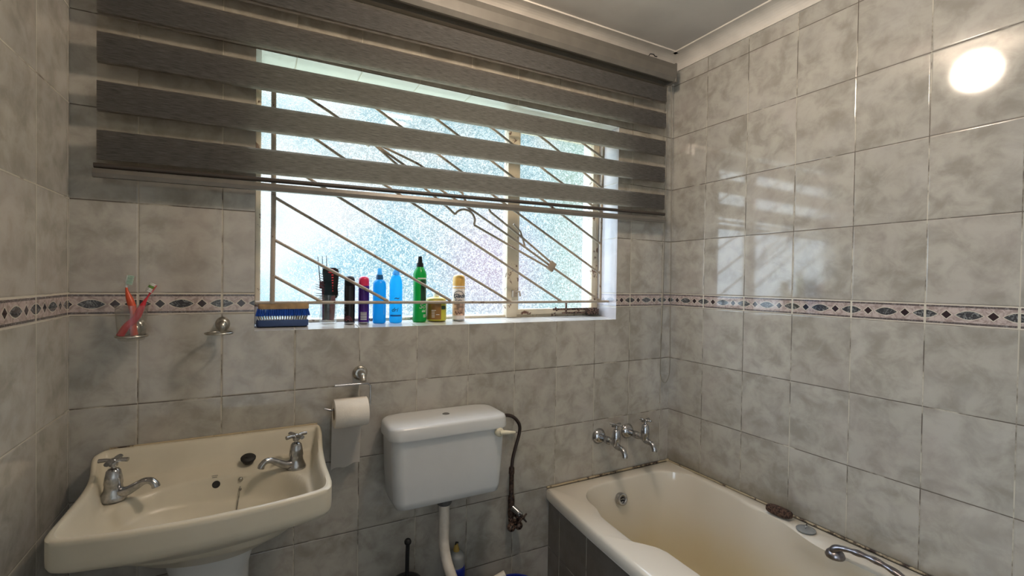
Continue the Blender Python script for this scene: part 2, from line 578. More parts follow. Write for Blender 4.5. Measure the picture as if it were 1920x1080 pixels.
def obscure_glass():
    """hammered obscure window glass"""
    m_ = bpy.data.materials.new('obscure_glass')
    m_.use_nodes = True
    t = NT(m_.node_tree)
    co = t.objco()
    w = t.n('ShaderNodeTexNoise')
    t.link(co, w.inputs['Vector'])
    w.inputs['Scale'].default_value = 84.0
    w.inputs['Detail'].default_value = 1.0
    w.inputs['Distortion'].default_value = 1.3
    h = t.m('ABSOLUTE', t.m('SUBTRACT', w.outputs['Fac'], 0.5))
    ridge = t.step(h, 0.075, 0.02)
    nr = t.bump(ridge, 1.0, 0.003)
    rf = t.n('ShaderNodeBsdfRefraction')
    rf.inputs['IOR'].default_value = 1.45
    rf.inputs['Roughness'].default_value = 0.06
    rf.inputs[0].default_value = (0.97, 0.99, 1.0, 1)
    t.link(nr, rf.inputs['Normal'])
    tr = t.n('ShaderNodeBsdfTransparent')
    tr.inputs[0].default_value = (0.93, 0.97, 0.98, 1)
    mx = t.n('ShaderNodeMixShader')
    mx.inputs[0].default_value = 0.30
    t.link(tr.outputs[0], mx.inputs[1])
    t.link(rf.outputs[0], mx.inputs[2])
    tl = t.n('ShaderNodeBsdfTranslucent')       # the pressed ridges scatter daylight
    tl.inputs[0].default_value = (0.50, 0.51, 0.53, 1)
    m1 = t.n('ShaderNodeMixShader')
    t.link(t.m('ADD', 0.0, t.m('MULTIPLY', ridge, 0.50)), m1.inputs[0])
    t.link(mx.outputs[0], m1.inputs[1])
    t.link(tl.outputs[0], m1.inputs[2])
    gl = t.n('ShaderNodeBsdfGlossy')
    gl.inputs['Roughness'].default_value = 0.08
    t.link(nr, gl.inputs['Normal'])
    m2 = t.n('ShaderNodeMixShader')
    m2.inputs[0].default_value = 0.04
    t.link(m1.outputs[0], m2.inputs[1])
    t.link(gl.outputs[0], m2.inputs[2])
    o = t.n('ShaderNodeOutputMaterial')
    t.link(m2.outputs[0], o.inputs[0])
    return m_


M['pane'] = obscure_glass()


def worn_paint(name, color, rustiness=0.5, scale=26.0):
    m_ = bpy.data.materials.new(name)
    m_.use_nodes = True
    t = NT(m_.node_tree)
    co = t.objco()
    n1 = t.noise(co, scale, 5.0, 0.65, 0.4)
    th = 0.70 - 0.2 * rustiness
    c_ = t.mix(t.step(n1, th, th + 0.06), color, (0.10, 0.035, 0.018))
    c_ = t.mix(t.m('MULTIPLY', t.step(t.noise(co, 11.0), 0.4, 0.7), 0.35), c_, tuple(k * 0.7 for k in color))
    t.pbr(c_, 0.45, 0.0, t.bump(n1, 0.4, 0.001))
    return m_


M['frame_paint'] = worn_paint('worn_cream_frame_paint', (0.60, 0.52, 0.39), 0.62)
M['bar_paint'] = worn_paint('worn_bar_paint', (0.36, 0.30, 0.235), 0.5, 40.0)


def fabric_mat(name, opaque):
    m_ = bpy.data.materials.new(name)
    m_.use_nodes = True
    t = NT(m_.node_tree)
    co = t.objco()
    st = t.n('ShaderNodeVectorMath', operation='MULTIPLY')
    t.link(co, st.inputs[0])
    st.inputs[1].default_value = (28.0, 1.0, 620.0)
    n1 = t.noise(st.outputs[0], 1.0, 4.0, 0.7)
    c_ = t.mix(t.step(n1, 0.32, 0.68), (0.086, 0.085, 0.083), (0.190, 0.187, 0.182))
    df = t.n('ShaderNodeBsdfDiffuse')
    t.link(c_, df.inputs[0])
    tl = t.n('ShaderNodeBsdfTranslucent')
    ct = t.mix(t.step(n1, 0.32, 0.68), (0.26, 0.22, 0.18), (0.50, 0.43, 0.36))
    t.link(ct, tl.inputs[0])
    ad = t.n('ShaderNodeMixShader')
    ad.inputs[0].default_value = 0.55
    t.link(df.outputs[0], ad.inputs[1])
    t.link(tl.outputs[0], ad.inputs[2])
    o = t.n('ShaderNodeOutputMaterial')
    if opaque:
        t.link(ad.outputs[0], o.inputs[0])
    else:
        tr = t.n('ShaderNodeBsdfTransparent')
        tr.inputs[0].default_value = (0.99, 0.98, 0.96, 1)
        mx = t.n('ShaderNodeMixShader')
        mx.inputs[0].default_value = 0.03
        t.link(tr.outputs[0], mx.inputs[1])
        t.link(ad.outputs[0], mx.inputs[2])
        t.link(mx.outputs[0], o.inputs[0])
    return m_


M['fabric'] = fabric_mat('woven_grey_fabric', True)
M['sheer'] = fabric_mat('sheer_mesh_fabric', False)


def sealant_mat(name='mouldy_sealant', lo=0.40):
    m_ = bpy.data.materials.new(name)
    m_.use_nodes = True
    t = NT(m_.node_tree)
    n1 = t.noise(t.objco(), 13.0, 6.0, 0.7)
    c_ = t.mix(t.step(n1, lo, lo + 0.10), (0.030, 0.014, 0.009), (0.42, 0.34, 0.22))
    t.pbr(c_, 0.6, 0.0, t.bump(n1, 0.5, 0.002))
    return m_


M['mould'] = sealant_mat()


def bath_mat():
    m_ = bpy.data.materials.new('bath_enamel')
    m_.use_nodes = True
    t = NT(m_.node_tree)
    co = t.objco()
    s_ = t.n('ShaderNodeSeparateXYZ')
    t.link(co, s_.inputs[0])
    dp = t.m('ADD', s_.outputs[2], t.m('MULTIPLY', t.noise(co, 5.0, 4.0), 0.12))
    stain = t.step(dp, 0.46, 0.20)
    c_ = t.mix(t.m('MULTIPLY', stain, 0.85), (0.70, 0.65, 0.56), (0.66, 0.56, 0.35))
    t.pbr(c_, 0.13, 0.0, None, Coat_Weight=0.2)
    return m_


M['bath'] = bath_mat()


def lamp_mat():
    m_ = bpy.data.materials.new('lamp_diffuser')
    m_.use_nodes = True
    t = NT(m_.node_tree)
    e = t.n('ShaderNodeEmission')
    e.inputs[0].default_value = (1.0, 0.83, 0.66, 1)
    e.inputs[1].default_value = 97.0
    o = t.n('ShaderNodeOutputMaterial')
    t.link(e.outputs[0], o.inputs[0])
    return m_


M['lamp'] = lamp_mat()

# ------------------------------------------------------------------ room shell
RW, CEIL, FRONT = 2.2, 2.424, -2.80
WX0, WX1, WZ0, WZ1, WD = 0.430, 1.863, 1.194, 2.057, 0.26
SILL = 0.0725                      # the tiled sill rises towards the glass


def sill_z(y):
    return WZ0 + SILL * y


# back wall with the window opening and its tiled reveal
b = MB()
xs = [-0.15, WX0, WX1, RW + 0.15]
zs = [0.0, WZ0, WZ1, CEIL + 0.05]
for i in range(3):
    for k in range(3):
        if i == 1 and k == 1:
            continue
        for yy in (0.0, WD):
            q = [(xs[i], yy, zs[k]), (xs[i + 1], yy, zs[k]), (xs[i + 1], yy, zs[k + 1]), (xs[i], yy, zs[k + 1])]
            b.add(q, [(0, 1, 2, 3)], 0 if yy == 0.0 else 2, False)
zb = sill_z(WD)
b.add([(WX0, 0, WZ0), (WX0, WD, zb), (WX0, WD, WZ1), (WX0, 0, WZ1)], [(0, 1, 2, 3)], 1, False)
b.add([(WX1, 0, WZ0), (WX1, WD, zb), (WX1, WD, WZ1), (WX1, 0, WZ1)], [(3, 2, 1, 0)], 1, False)
b.add([(WX0, 0, WZ0), (WX1, 0, WZ0), (WX1, WD, zb), (WX0, WD, zb)], [(0, 1, 2, 3)], 3, False)
b.add([(WX0, 0, WZ1), (WX1, 0, WZ1), (WX1, WD, WZ1), (WX0, WD, WZ1)], [(3, 2, 1, 0)], 3, False)
M['tile_reveal_daylit'] = tile_mat('tile_reveal_daylit', 'side', 0.06, 0.62, bright=True)  # same wall tile, with the glow of daylight painted in
struct(b.build('wall_back', [M['tile_back'], M['tile_reveal_daylit'], M['paint'], M['tile_flat']]))

DY0, DY1, DZ = -2.67, -1.85, 2.04      # doorway in the left wall, behind the camera
b = MB()
b.box(-0.14, 0.0, DY1, 0.0, 0, CEIL + 0.05)
b.box(-0.14, 0.0, FRONT, DY0, 0, CEIL + 0.05)
b.box(-0.14, 0.0, DY0, DY1, DZ, CEIL + 0.05)
struct(b.build('wall_left', M['tile_left']))
struct(MB().box(RW, RW + 0.14, FRONT, 0.0, 0, CEIL + 0.05).build('wall_right', M['tile_right']))
struct(MB().box(-0.14, RW + 0.14, FRONT - 0.12, FRONT, 0, CEIL + 0.05).build('wall_front', M['paint']))
b = MB()
b.box(-0.145, 0.012, DY0, DY0 + 0.03, 0, DZ, bev=0.004)
b.box(-0.145, 0.012, DY1 - 0.03, DY1, 0, DZ, bev=0.004)
b.box(-0.145, 0.012, DY0, DY1, DZ - 0.03, DZ, bev=0.004)
struct(b.build('door_1', M['door_wood']))
struct(MB().box(-0.14, RW + 0.14, FRONT - 0.12, WD, -0.08, 0.0).build('floor', M['floor']))
struct(MB().box(-0.14, RW + 0.14, FRONT - 0.12, WD, CEIL, CEIL + 0.08).build('ceiling', M['ceiling']))


def cornice(name, axis, c0, c1):
    """coved plaster cornice: profile swept along a wall"""
    prof = [(0.0, -0.052), (0.006, -0.052)]
    for i in range(9):
        a = PI / 2 * i / 8
        prof.append((0.006 + 0.068 * (1 - math.cos(a)) * 0.9 + 0.01 * i / 8 * 0, -0.050 + 0.044 * math.sin(a)))
    prof += [(0.082, -0.006), (0.085, -0.006), (0.085, 0.0), (0.0, 0.0)]
    bb = MB()
    rs = []
    for c in (c0, c1):
        if axis == 'back':
            rs.append([(c, -p, CEIL + q) for p, q in prof])
        elif axis == 'right':
            rs.append([(RW - p, c, CEIL + q) for p, q in prof])
        else:
            rs.append([(p, c, CEIL + q) for p, q in prof])
    bb.rings(rs, smooth=False)
    return struct(bb.build(name, M['cornice']))


cornice('trim_1', 'back', 0.0, RW)
cornice('trim_2', 'right', FRONT, 0.0)
cornice('trim_3', 'left', FRONT, 0.0)

# ------------------------------------------------------------------ window
win = bpy.data.objects.new('window_1', None)
COL.objects.link(win)
win['kind'] = 'structure'
GY = 0.150
zsb = sill_z(0.145)
b = MB()   # fixed outer frame, flat steel sections
b.box(WX0, WX0 + 0.016, 0.138, 0.172, zsb, WZ1, bev=0.002)
b.box(WX1 - 0.010, WX1, 0.136, 0.172, zsb, WZ1, bev=0.002)
b.box(WX0, WX1, 0.140, 0.172, WZ1 - 0.018, WZ1, bev=0.002)
b.box(WX0, WX1, 0.142, 0.172, zsb, zsb + 0.010, bev=0.002)
b.build('frame', M['frame_paint'], win)
MB().box(1.372, 1.424, 0.128, 0.172, zsb, WZ1 - 0.01, bev=0.003).build('mullion', M['frame_paint'], win)
b = MB()   # side-hung casement
b.box(1.424, 1.434, 0.136, 0.168, zsb + 0.010, WZ1 - 0.02, bev=0.002)
b.box(1.826, 1.850, 0.132, 0.168, zsb + 0.010, WZ1 - 0.02, bev=0.002)
b.box(1.424, 1.850, 0.134, 0.168, zsb + 0.010, zsb + 0.034, bev=0.002)
b.box(1.424, 1.850, 0.134, 0.168, WZ1 - 0.05, WZ1 - 0.02, bev=0.002)
b.build('casement', M['frame_paint'], win)
for x0, x1, z0 in ((WX0 + 0.010, 1.376, zsb + 0.006), (1.430, 1.832, zsb + 0.028)):
    g = MB()
    g.add([(x0, GY, z0), (x1, GY, z0), (x1, GY, WZ1 - 0.015), (x0, GY, WZ1 - 0.015)], [(0, 1, 2, 3)], 0, False)
    g.build('pane', M['pane'], win)
b = MB()   # stay bar with peg on the casement's bottom rail
b.box(1.600, 1.845, 0.112, 0.120, 1.232, 1.241, bev=0.001)
b.box(1.645, 1.832, 0.105, 0.112, 1.216, 1.224, bev=0.001)
b.tube([(1.668, 0.112, 1.224), (1.668, 0.112, 1.262)], 0.0045)
b.ball((1.668, 0.112, 1.264), 0.006, 10)
b.box(1.790, 1.846, 0.100, 0.134, 1.210, 1.236, bev=0.002)
b.tube([(1.62, 0.114, 1.23), (1.61, 0.112, 1.246)], 0.004)
b.build('stay', M['rust'], win)
b = MB()
b.box(1.394, 1.414, 0.110, 0.128, 1.292, 1.320, bev=0.002)
b.tube([(1.404, 0.112, 1.312), (1.420, 0.102, 1.316), (1.422, 0.100, 1.296)], 0.004)
b.build('catch', M['bar_paint'], win)

# ------------------------------------------------------------------ burglar bars
bars = thing('burglar_bars', 'white-painted rusting burglar bars of slanting rods set inside the window reveal', 'burglar bars', (1.147, 0.06, 1.273))
BY = 0.056
OX, OY, OZ = 1.147, 0.06, 1.273


def bar(pts, r, seg=8, sub=0):
    P = [(x - OX, BY - OY, z - OZ) for x, z in pts]
    if sub:
        P = spline(P, sub)
    return MB().tube(P, r, seg).build('bar', M['bar_paint'], bars)


bar([(0.432, 1.279), (0.80, 1.277), (1.349, 1.273), (1.861, 1.273)], 0.0055)
bar([(0.432, 2.000), (0.80, 2.000), (1.349, 2.000), (1.861, 2.000)], 0.0055)
bar([(0.480, 1.276), (0.482, 1.57), (0.480, 2.000)], 0.0075)
bar([(1.816, 1.273), (1.814, 1.553), (1.821, 2.000)], 0.0065)
DR = 0.0052
bar([(0.483, 1.366), (0.628, 1.281)], DR)
bar([(0.484, 1.482), (0.852, 1.281)], DR)
bar([(0.484, 1.619), (1.092, 1.281)], DR)
bar([(0.481, 1.749), (0.690, 1.633), (1.353, 1.275)], DR)
bar([(0.480, 1.899), (0.676, 1.783), (1.078, 1.565), (1.603, 1.275)], DR)
bar([(0.738, 2.000), (0.818, 1.954), (1.301, 1.683), (1.815, 1.400)], DR)
bar([(0.959, 2.000), (1.024, 1.965), (1.542, 1.682), (1.817, 1.533)], DR)
bar([(1.188, 2.000), (1.277, 1.958), (1.523, 1.824), (1.813, 1.680)], DR)
bar([(1.420, 2.000), (1.521, 1.953), (1.815, 1.790)], DR)
bar([(1.648, 2.000), (1.753, 1.954), (1.818, 1.925)], DR)
bar([(0.487, 1.999), (0.558, 1.968), (0.647, 1.923), (0.777, 1.849)], DR)
bar([(1.541, 1.429), (1.808, 1.280)], DR)
# forged spear-and-curl ornament in the middle of the grille
orn = MB()


def op(pts, r=0.0048, sub=0):
    P = [(x - OX, BY - OY - 0.001, z - OZ) for x, z in pts]
    if sub:
        P = spline(P, sub)
    orn.tube(P, r, 8)


op([(0.777, 1.849), (0.858, 1.789), (1.007, 1.683), (1.078, 1.634), (1.104, 1.613)])
op([(1.104, 1.613), (1.117, 1.627), (1.139, 1.635), (1.166, 1.629), (1.182, 1.613), (1.187, 1.597), (1.184, 1.578)], sub=4)
op([(1.184, 1.578), (1.546, 1.413)])
op([(0.777, 1.849), (0.885, 1.787), (1.083, 1.681), (1.177, 1.634), (1.412, 1.504), (1.541, 1.429)])
op([(0.777, 1.849), (0.956, 1.787), (1.134, 1.698)])
op([(1.134, 1.698), (1.139, 1.680), (1.159, 1.660), (1.200, 1.658), (1.235, 1.662), (1.254, 1.635)], sub=4)
op([(1.254, 1.635), (1.412, 1.534), (1.555, 1.436)])
op([(1.361, 1.594), (1.394, 1.564), (1.416, 1.504)], 0.004)
orn.build('ornament', M['bar_paint'], bars)
for (x, z) in ((0.777, 1.849), (1.548, 1.426)):
    b = MB()
    Mx = Matrix.Translation((x - OX, BY - OY, z - OZ)) @ Matrix.Rotation(math.radians(32), 4, 'Y')
    b.box(-0.016, 0.016, -0.008, 0.008, -0.021, 0.021, M=Mx, bev=0.003)
    b.build('collar', M['bar_paint'], bars)

# ------------------------------------------------------------------ zebra blind
blind = thing('window_blind', 'grey double-layer zebra roller blind with horizontal bands, half lowered over the window', 'blind', (1.08, -0.05, 2.30))
BO = (1.08, -0.05, 2.30)
XL, XR = 0.066, 2.100
topsL = [1.739 + 0.1275 * k for k in range(5)]
topsR = [1.769, 1.896, 2.019, 2.146, 2.265]


def fabric(name, y, dz):
    bb = MB()
    edges = [(1.643, 1.679, 0)]
    for k in range(5):
        hL, hR = 0.077, 0.067
        edges.append((topsL[k] - hL + dz * k, topsR[k] - hR + dz * k, 1))   # start of an opaque band
        edges.append((topsL[k] + dz * k, topsR[k] + dz * k, 0))             # start of a sheer band
    edges.append((2.325, 2.325, 0))
    nx = 24
    for (a, c) in zip(edges[:-1], edges[1:]):
        mi = 1 if a[2] == 1 else 0
        for i in range(nx):
            u0, u1 = i / nx, (i + 1) / nx
            q = []
            for (uu, e) in ((u0, a), (u1, a), (u1, c), (u0, c)):
                z = e[0] + (e[1] - e[0]) * uu - 0.006 * math.sin(PI * uu) * 0
                q.append((XL + (XR - XL) * uu - BO[0], y + 0.0015 * math.sin(9 * uu) - BO[1], min(z, 2.32) - BO[2]))
            bb.add(q, [(0, 1, 2, 3)], mi, True)
    o = bb.build(name, [M['sheer'], M['fabric']], blind)
    return o


fabric('front_fabric', -0.050, 0.0)
fabric('rear_fabric', -0.043, -0.0020)


def along(z0, z1, y, prof_fn, x0, x1):
    bb = MB()
    return bb


b = MB()
b.tube([(XL - 0.006 - BO[0], -0.0465 - BO[1], 1.646 - BO[2]), (XR + 0.002 - BO[0], -0.0465 - BO[1], 1.681 - BO[2])], 0.0070, 12)
b.build('weight_rod', M['rail_dark'], blind)
b = MB()
x0, x1 = XL - 0.008 - BO[0], XR + 0.004 - BO[0]
rs = []
for x, zc in ((x0, 1.626), (x1, 1.652)):
    rs.append([(x, y - BO[1], zc + z - BO[2]) for y, z in ((-0.054, -0.011), (-0.056, 0.0), (-0.053, 0.011), (-0.040, 0.011), (-0.038, 0.0), (-0.040, -0.011))])
b.rings(rs, smooth=False)
b.build('bottom_rail', M['headrail'], blind)
b = MB()   # cassette: rounded front shell
prof = [(-0.002, 2.366), (-0.070, 2.368), (-0.088, 2.360), (-0.093, 2.335), (-0.091, 2.300), (-0.080, 2.284), (-0.066, 2.286), (-0.064, 2.300), (-0.030, 2.300), (-0.028, 2.286), (-0.002, 2.286)]
b.rings([[(x - BO[0], y - BO[1], z - BO[2]) for y, z in prof] for x in (0.035, 2.112)], smooth=False)
b.build('headrail', M['headrail'], blind)
for xa, xb in ((0.030, 0.035), (2.112, 2.122)):
    b = MB()
    b.box(xa - BO[0], xb - BO[0], -0.090 - BO[1], -0.001 - BO[1], 2.280 - BO[2], 2.366 - BO[2], bev=0.002)
    b.build('end_cap', M['headrail'], blind)
b = MB()
b.tube([(0.05 - BO[0], -0.05 - BO[1], 2.318 - BO[2]), (2.10 - BO[0], -0.05 - BO[1], 2.318 - BO[2])], 0.022, 16)
b.build('roller_tube', M['rail_dark'], blind)
b = MB()
b.tube([(1.955 - BO[0], -0.080 - BO[1], 2.364 - BO[2]), (1.962 - BO[0], -0.082 - BO[1], 2.374 - BO[2]), (1.978 - BO[0], -0.086 - BO[1], 2.374 - BO[2]), (1.982 - BO[0], -0.090 - BO[1], 2.365 - BO[2]), (1.992 - BO[0], -0.093 - BO[1], 2.364 - BO[2])], 0.0022, 6)
b.build('clip', M['black'], blind)
loop = [(2.116, -0.040, 2.29), (2.121, -0.036, 1.90), (2.123, -0.032, 1.59), (2.121, -0.030, 1.26), (2.113, -0.030, 1.01), (2.114, -0.030, 0.93),
        (2.126, -0.032, 0.898), (2.145, -0.034, 0.890), (2.160, -0.036, 0.915), (2.166, -0.038, 0.965), (2.162, -0.040, 1.15), (2.150, -0.045, 1.6), (2.128, -0.05, 2.29)]
b = MB()
b.tube([(x - BO[0], y - BO[1], z - BO[2]) for x, y, z in spline(loop, 6)], 0.0016, 6)
b.build('pull_cord', M['cord'], blind)

# ------------------------------------------------------------------ ceiling lamp
lamp = thing('ceiling_lamp', 'white globe lamp on the ceiling, mirrored as a bright oval in the right wall', 'lamp', (1.14, -0.76, CEIL))
b = MB()
b.lathe([(0.0, 0.0), (0.058, 0.0), (0.060, -0.006), (0.056, -0.018), (0.045, -0.024), (0.0, -0.024)], 32)
b.build('lamp_base', M['lamp_rim'], lamp)
b = MB()
b.ball((0, 0, -0.098), 0.078, 32)
b.build('lamp_shade', M['lamp'], lamp)

# ------------------------------------------------------------------ wash basin
basin = thing('wash_basin', 'cream ceramic pedestal wash basin with two chrome taps, standing in the left corner', 'wash basin', (0.34, -0.02, 0.0))
BX, BYO = 0.34, -0.02


def B(p):
    return (p[0] - BX, p[1] - BYO, p[2])


ctrl = [(0.618, -0.020), (0.6195, -0.06), (0.612, -0.16), (0.606, -0.27), (0.6055, -0.37), (0.603, -0.415), (0.590, -0.446), (0.55, -0.463), (0.45, -0.482), (0.34, -0.490),
        (0.23, -0.486), (0.14, -0.472), (0.100, -0.462), (0.082, -0.445), (0.0765, -0.410), (0.078, -0.33), (0.079, -0.22), (0.072, -0.13), (0.060, -0.060), (0.064, -0.030), (0.085, -0.004), (0.15, -0.002),
        (0.25, -0.002), (0.34, -0.002), (0.43, -0.002), (0.52, -0.002), (0.605, -0.002)]
outl = [(p[0], min(p[1], -0.0015)) for p in spline([(x, y, 0) for x, y in ctrl], 6, True)]
NC = len(outl)
CX, CY = 0.335, -0.27


def rimz(y):
    return 0.853 + 0.032 * smooth(-0.16, -0.02, y)


def basin_z(x, y, d):
    rz_ = rimz(y)
    deck = 0.797 + 0.022 * smooth(-0.14, -0.05, y)
    db = -y                                   # distance from the wall: tall sloping upstand
    side = smooth(0.013, 0.038, d)
    back = smooth(0.018, 0.066, db)
    inner = rz_ + (deck - rz_) * min(side, back)
    q = (abs((x - 0.335) / 0.228) ** 2.5 + abs((y + 0.287) / 0.176) ** 2.5) ** (1 / 2.5)
    bowl = 0.125 * (smooth(1.0, 0.30, q) * 0.52 + smooth(1.0, 0.84, q) * 0.30 + smooth(1.0, 0.93, q) * 0.10 * smooth(0.1, 0.5, x))
    z = inner - bowl
    if d < 0.007:
        z -= 0.004 * (1 - d / 0.007) ** 2
    return z


rings = []
# underside, apron, then the top surface inwards
def scaled(s, z, cy=CY, cx=CX):
    return [B((cx + (x - cx) * s, cy + (y - cy) * s, z)) for x, y in outl]


def under(sx, sy, z, cyy):
    out = []
    for x, y in outl:
        a = math.atan2((y - CY) / 0.24, (x - CX) / 0.27)
        ex, ey = CX + 0.27 * sx * math.cos(a), cyy + 0.22 * sy * math.sin(a)
        out.append((ex, ey, z))
    return out


def lerp_ring(A, Bq, t):
    return [tuple(a[i] * (1 - t) + c[i] * t for i in range(3)) for a, c in zip(A, Bq)]


skirt = [(x, y, rimz(y) - 0.064) for x, y in [(CX + (x - CX) * 0.985, CY + (y - CY) * 0.985) for x, y in outl]]
skin = [(x, y, rimz(y) - 0.070) for x, y in [(CX + (x - CX) * 0.95, CY + (y - CY) * 0.95) for x, y in outl]]
u1 = under(0.80, 0.80, 0.735, -0.235)
u2 = under(0.62, 0.62, 0.690, -0.215)
u3 = under(0.36, 0.40, 0.655, -0.19)
for r_ in (u3, u2, lerp_ring(u2, u1, 0.5), u1, lerp_ring(u1, skin, 0.6), skin, skirt):
    rings.append([B(p) for p in r_])
rings.append([B((CX + (x - CX) * 0.998, CY + (y - CY) * 0.998, rimz(y) - 0.056)) for x, y in outl])
rings.append([B((x, y, rimz(y) - 0.044)) for x, y in outl])
rings.append([B((x, y, rimz(y) - 0.012)) for x, y in outl])
NR = 64
for k in range(NR):
    s = 1 - (k / NR) ** 1.0 * 0.985
    rg = []
    for x, y in outl:
        px, py = CX + (x - CX) * s, CY + (y - CY) * s
        dd = math.hypot(x - px, y - py)
        # effective inset measured to the nearest side
        rg.append(B((px, py, basin_z(px, py, dd))))
    rings.append(rg)
b = MB()
b.rings(rings)
b.build('bowl', M['ceramic'], basin)
b = MB()
ps = []
for z, sx, sy, cyy in ((0.0, 0.115, 0.12, -0.18), (0.03, 0.112, 0.117, -0.18), (0.06, 0.092, 0.10, -0.18), (0.35, 0.080, 0.090, -0.175), (0.60, 0.088, 0.098, -0.18), (0.665, 0.105, 0.115, -0.185)):
    ps.append([B((0.335 + sx * math.copysign(abs(math.cos(a)) ** 0.7, math.cos(a)), cyy + sy * math.copysign(abs(math.sin(a)) ** 0.7, math.sin(a)), z)) for a in [2 * PI * j / 36 for j in range(36)]])
b.rings(ps)
b.build('pedestal', M['ceramic_white'], basin)


def basin_tap(x, y, z, ang, name='tap'):
    """pillar tap: base boss, bell bonnet, spout; the cross head is its sub-part"""
    o = MB()
    o.lathe([(0.0, -0.006), (0.027, -0.006), (0.028, 0.001), (0.025, 0.008), (0.020, 0.020), (0.0185, 0.030), (0.0195, 0.034), (0.0195, 0.037), (0.018, 0.050), (0.015, 0.066), (0.011, 0.071), (0.0055, 0.073), (0.005, 0.082), (0.0, 0.082)], 24, cap0=False, cap1=False)
    sp_ = spline([(0.006, 0, 0.010), (0.030, 0, 0.014), (0.052, 0, 0.026), (0.070, 0, 0.037), (0.086, 0, 0.038), (0.096, 0, 0.030), (0.099, 0, 0.022)], 5)
    n_ = len(sp_)
    rad = [0.0150 - 0.0055 * smooth(0, 0.6, i / (n_ - 1)) + 0.0012 * smooth(0.7, 1, i / (n_ - 1)) for i in range(n_)]
    o.tube(sp_, rad, 14, flat=0.85)
    t_ = o.build(name, M['chrome'], basin, loc=B((x, y, z)), rot=(0, 0, ang))
    h_ = MB()
    h_.lathe([(0.0, 0.078), (0.009, 0.078), (0.010, 0.086), (0.0085, 0.094), (0.005, 0.097), (0.0, 0.098)], 16)
    for k in range(4):
        a = PI / 2 * k + 0.15
        ca, sa = math.cos(a), math.sin(a)
        h_.tube([(0.004 * ca, 0.004 * sa, 0.090), (0.016 * ca, 0.016 * sa, 0.093), (0.031 * ca, 0.031 * sa, 0.092)], [0.0070, 0.0060, 0.0068], 8, flat=0.8)
    h_.build('tap_handle', M['chrome'], t_)
    return t_


basin_tap(0.124, -0.152, 0.806, math.radians(-22))
basin_tap(0.5415, -0.126, 0.801, math.radians(200))
b = MB()   # overflow hole, ring and dark throat on the back of the bowl
hy = min((abs(basin_z(0.340, -0.10 - 0.001 * k, 0.2) - (0.788 + (-0.13 + 0.10 + 0.001 * k) * 0.38)), -0.10 - 0.001 * k) for k in range(90))[1]
hz = basin_z(0.340, hy, 0.2)
hs = math.atan2(basin_z(0.340, hy + 0.004, 0.2) - basin_z(0.340, hy - 0.004, 0.2), 0.008)
Mo = Matrix.Translation(B((0.340, hy, hz + 0.0004))) @ Matrix.Rotation(hs, 4, 'X')
b.lathe([(0.0, 0.0012), (0.0092, 0.0012), (0.0098, 0.0), (0.0098, -0.004)], 20, M=Mo)
b.build('overflow_hole', M['black_rubber'], basin)
b = MB()   # printed maker's mark, two tiny dark lines
for k, w_ in ((0, 0.015), (1, 0.012)):
    yk = -0.108 - 0.005 * k
    Mo = Matrix.Translation(B((0.336, yk, basin_z(0.336, yk, 0.2) + 0.0004))) @ Matrix.Rotation(math.radians(12), 4, 'X')
    b.box(-w_ / 2, w_ / 2, -0.0006, 0.0006, 0, 0.0008, M=Mo)
b.build('makers_mark', M['grey_rubber'], basin)
b = MB()   # chain stay knob and ball chain
def on_bowl(x, y, up=0.0):
    return (x, y, basin_z(x, y, 0.2) + up)


b.ball(B(on_bowl(0.399, -0.122, 0.004)), 0.0064, 12)
b.ball(B(on_bowl(0.398, -0.131, 0.003)), 0.0042, 10)
chain = spline([on_bowl(0.398 - 0.02 * k / 9, -0.131 - 0.014 * k, 0.006 * (1 - k / 9)) for k in range(10)], 9)
for p in chain:
    b.ball(B((p[0], p[1], p[2] + 0.0040)), 0.0016, 6)
b.build('plug_chain', M['chrome_dull'], basin)
M['grime'] = sealant_mat('grubby_sealant', 0.36)
b = MB()   # grubby sealant line along the wall
b.tube([B((0.085, -0.0040, 0.8845)), B((0.34, -0.0040, 0.8855)), B((0.612, -0.0040, 0.8855))], 0.0030, 8)
b.build('sealant', M['grime'], basin)

b = MB()
b.lathe([(0.0, 0.0), (0.015, 0.0), (0.016, 0.004), (0.0195, 0.009), (0.020, 0.013), (0.018, 0.0155), (0.008, 0.016), (0.006, 0.019), (0.0, 0.019)], 24)
tag(b.build('basin_plug', M['black_rubber'], loc=(0.417, -0.078, 0.8205), rot=(math.radians(18), 0, 0)), 'black rubber plug lying on the back ledge of the basin', 'plug')

# ------------------------------------------------------------------ toilet
toilet = thing('toilet', 'toilet with wall-hung white cistern and a bent cream flush pipe', 'toilet', (1.015, -0.02, 0.0))
TX, TY = 1.015, -0.02


def Tt(p):
    return (p[0] - TX, p[1] - TY, p[2])


rs = []
for z, x0, x1, y0, r_ in ((0.612, 0.862, 1.192, -0.135, 0.022), (0.606, 0.852, 1.200, -0.146, 0.022), (0.612, 0.838, 1.207, -0.157, 0.028), (0.635, 0.829, 1.213, -0.163, 0.034), (0.72, 0.822, 1.219, -0.167, 0.036), (0.80, 0.819, 1.222, -0.170, 0.036), (0.853, 0.818, 1.223, -0.171, 0.036), (0.860, 0.818, 1.223, -0.171, 0.036)):
    rs.append([Tt(p) for p in rrect(x0, x1, y0, -0.004, r_, 6, z)])
b = MB()
b.rings(rs)
b.build('cistern', M['plastic_white'], toilet)
rs = []
for z, g_, r_ in ((0.846, 0.003, 0.040), (0.842, 0.009, 0.044), (0.848, 0.010, 0.044), (0.874, 0.008, 0.044), (0.882, 0.004, 0.042), (0.8855, -0.006, 0.036), (0.8870, -0.040, 0.03)):
    rs.append([Tt(p) for p in rrect(0.818 - g_, 1.223 + g_, -0.171 - g_, -0.003, r_, 6, z)])
b = MB()
b.rings(rs)
b.build('cistern_lid', M['plastic_white'], toilet)
b = MB()
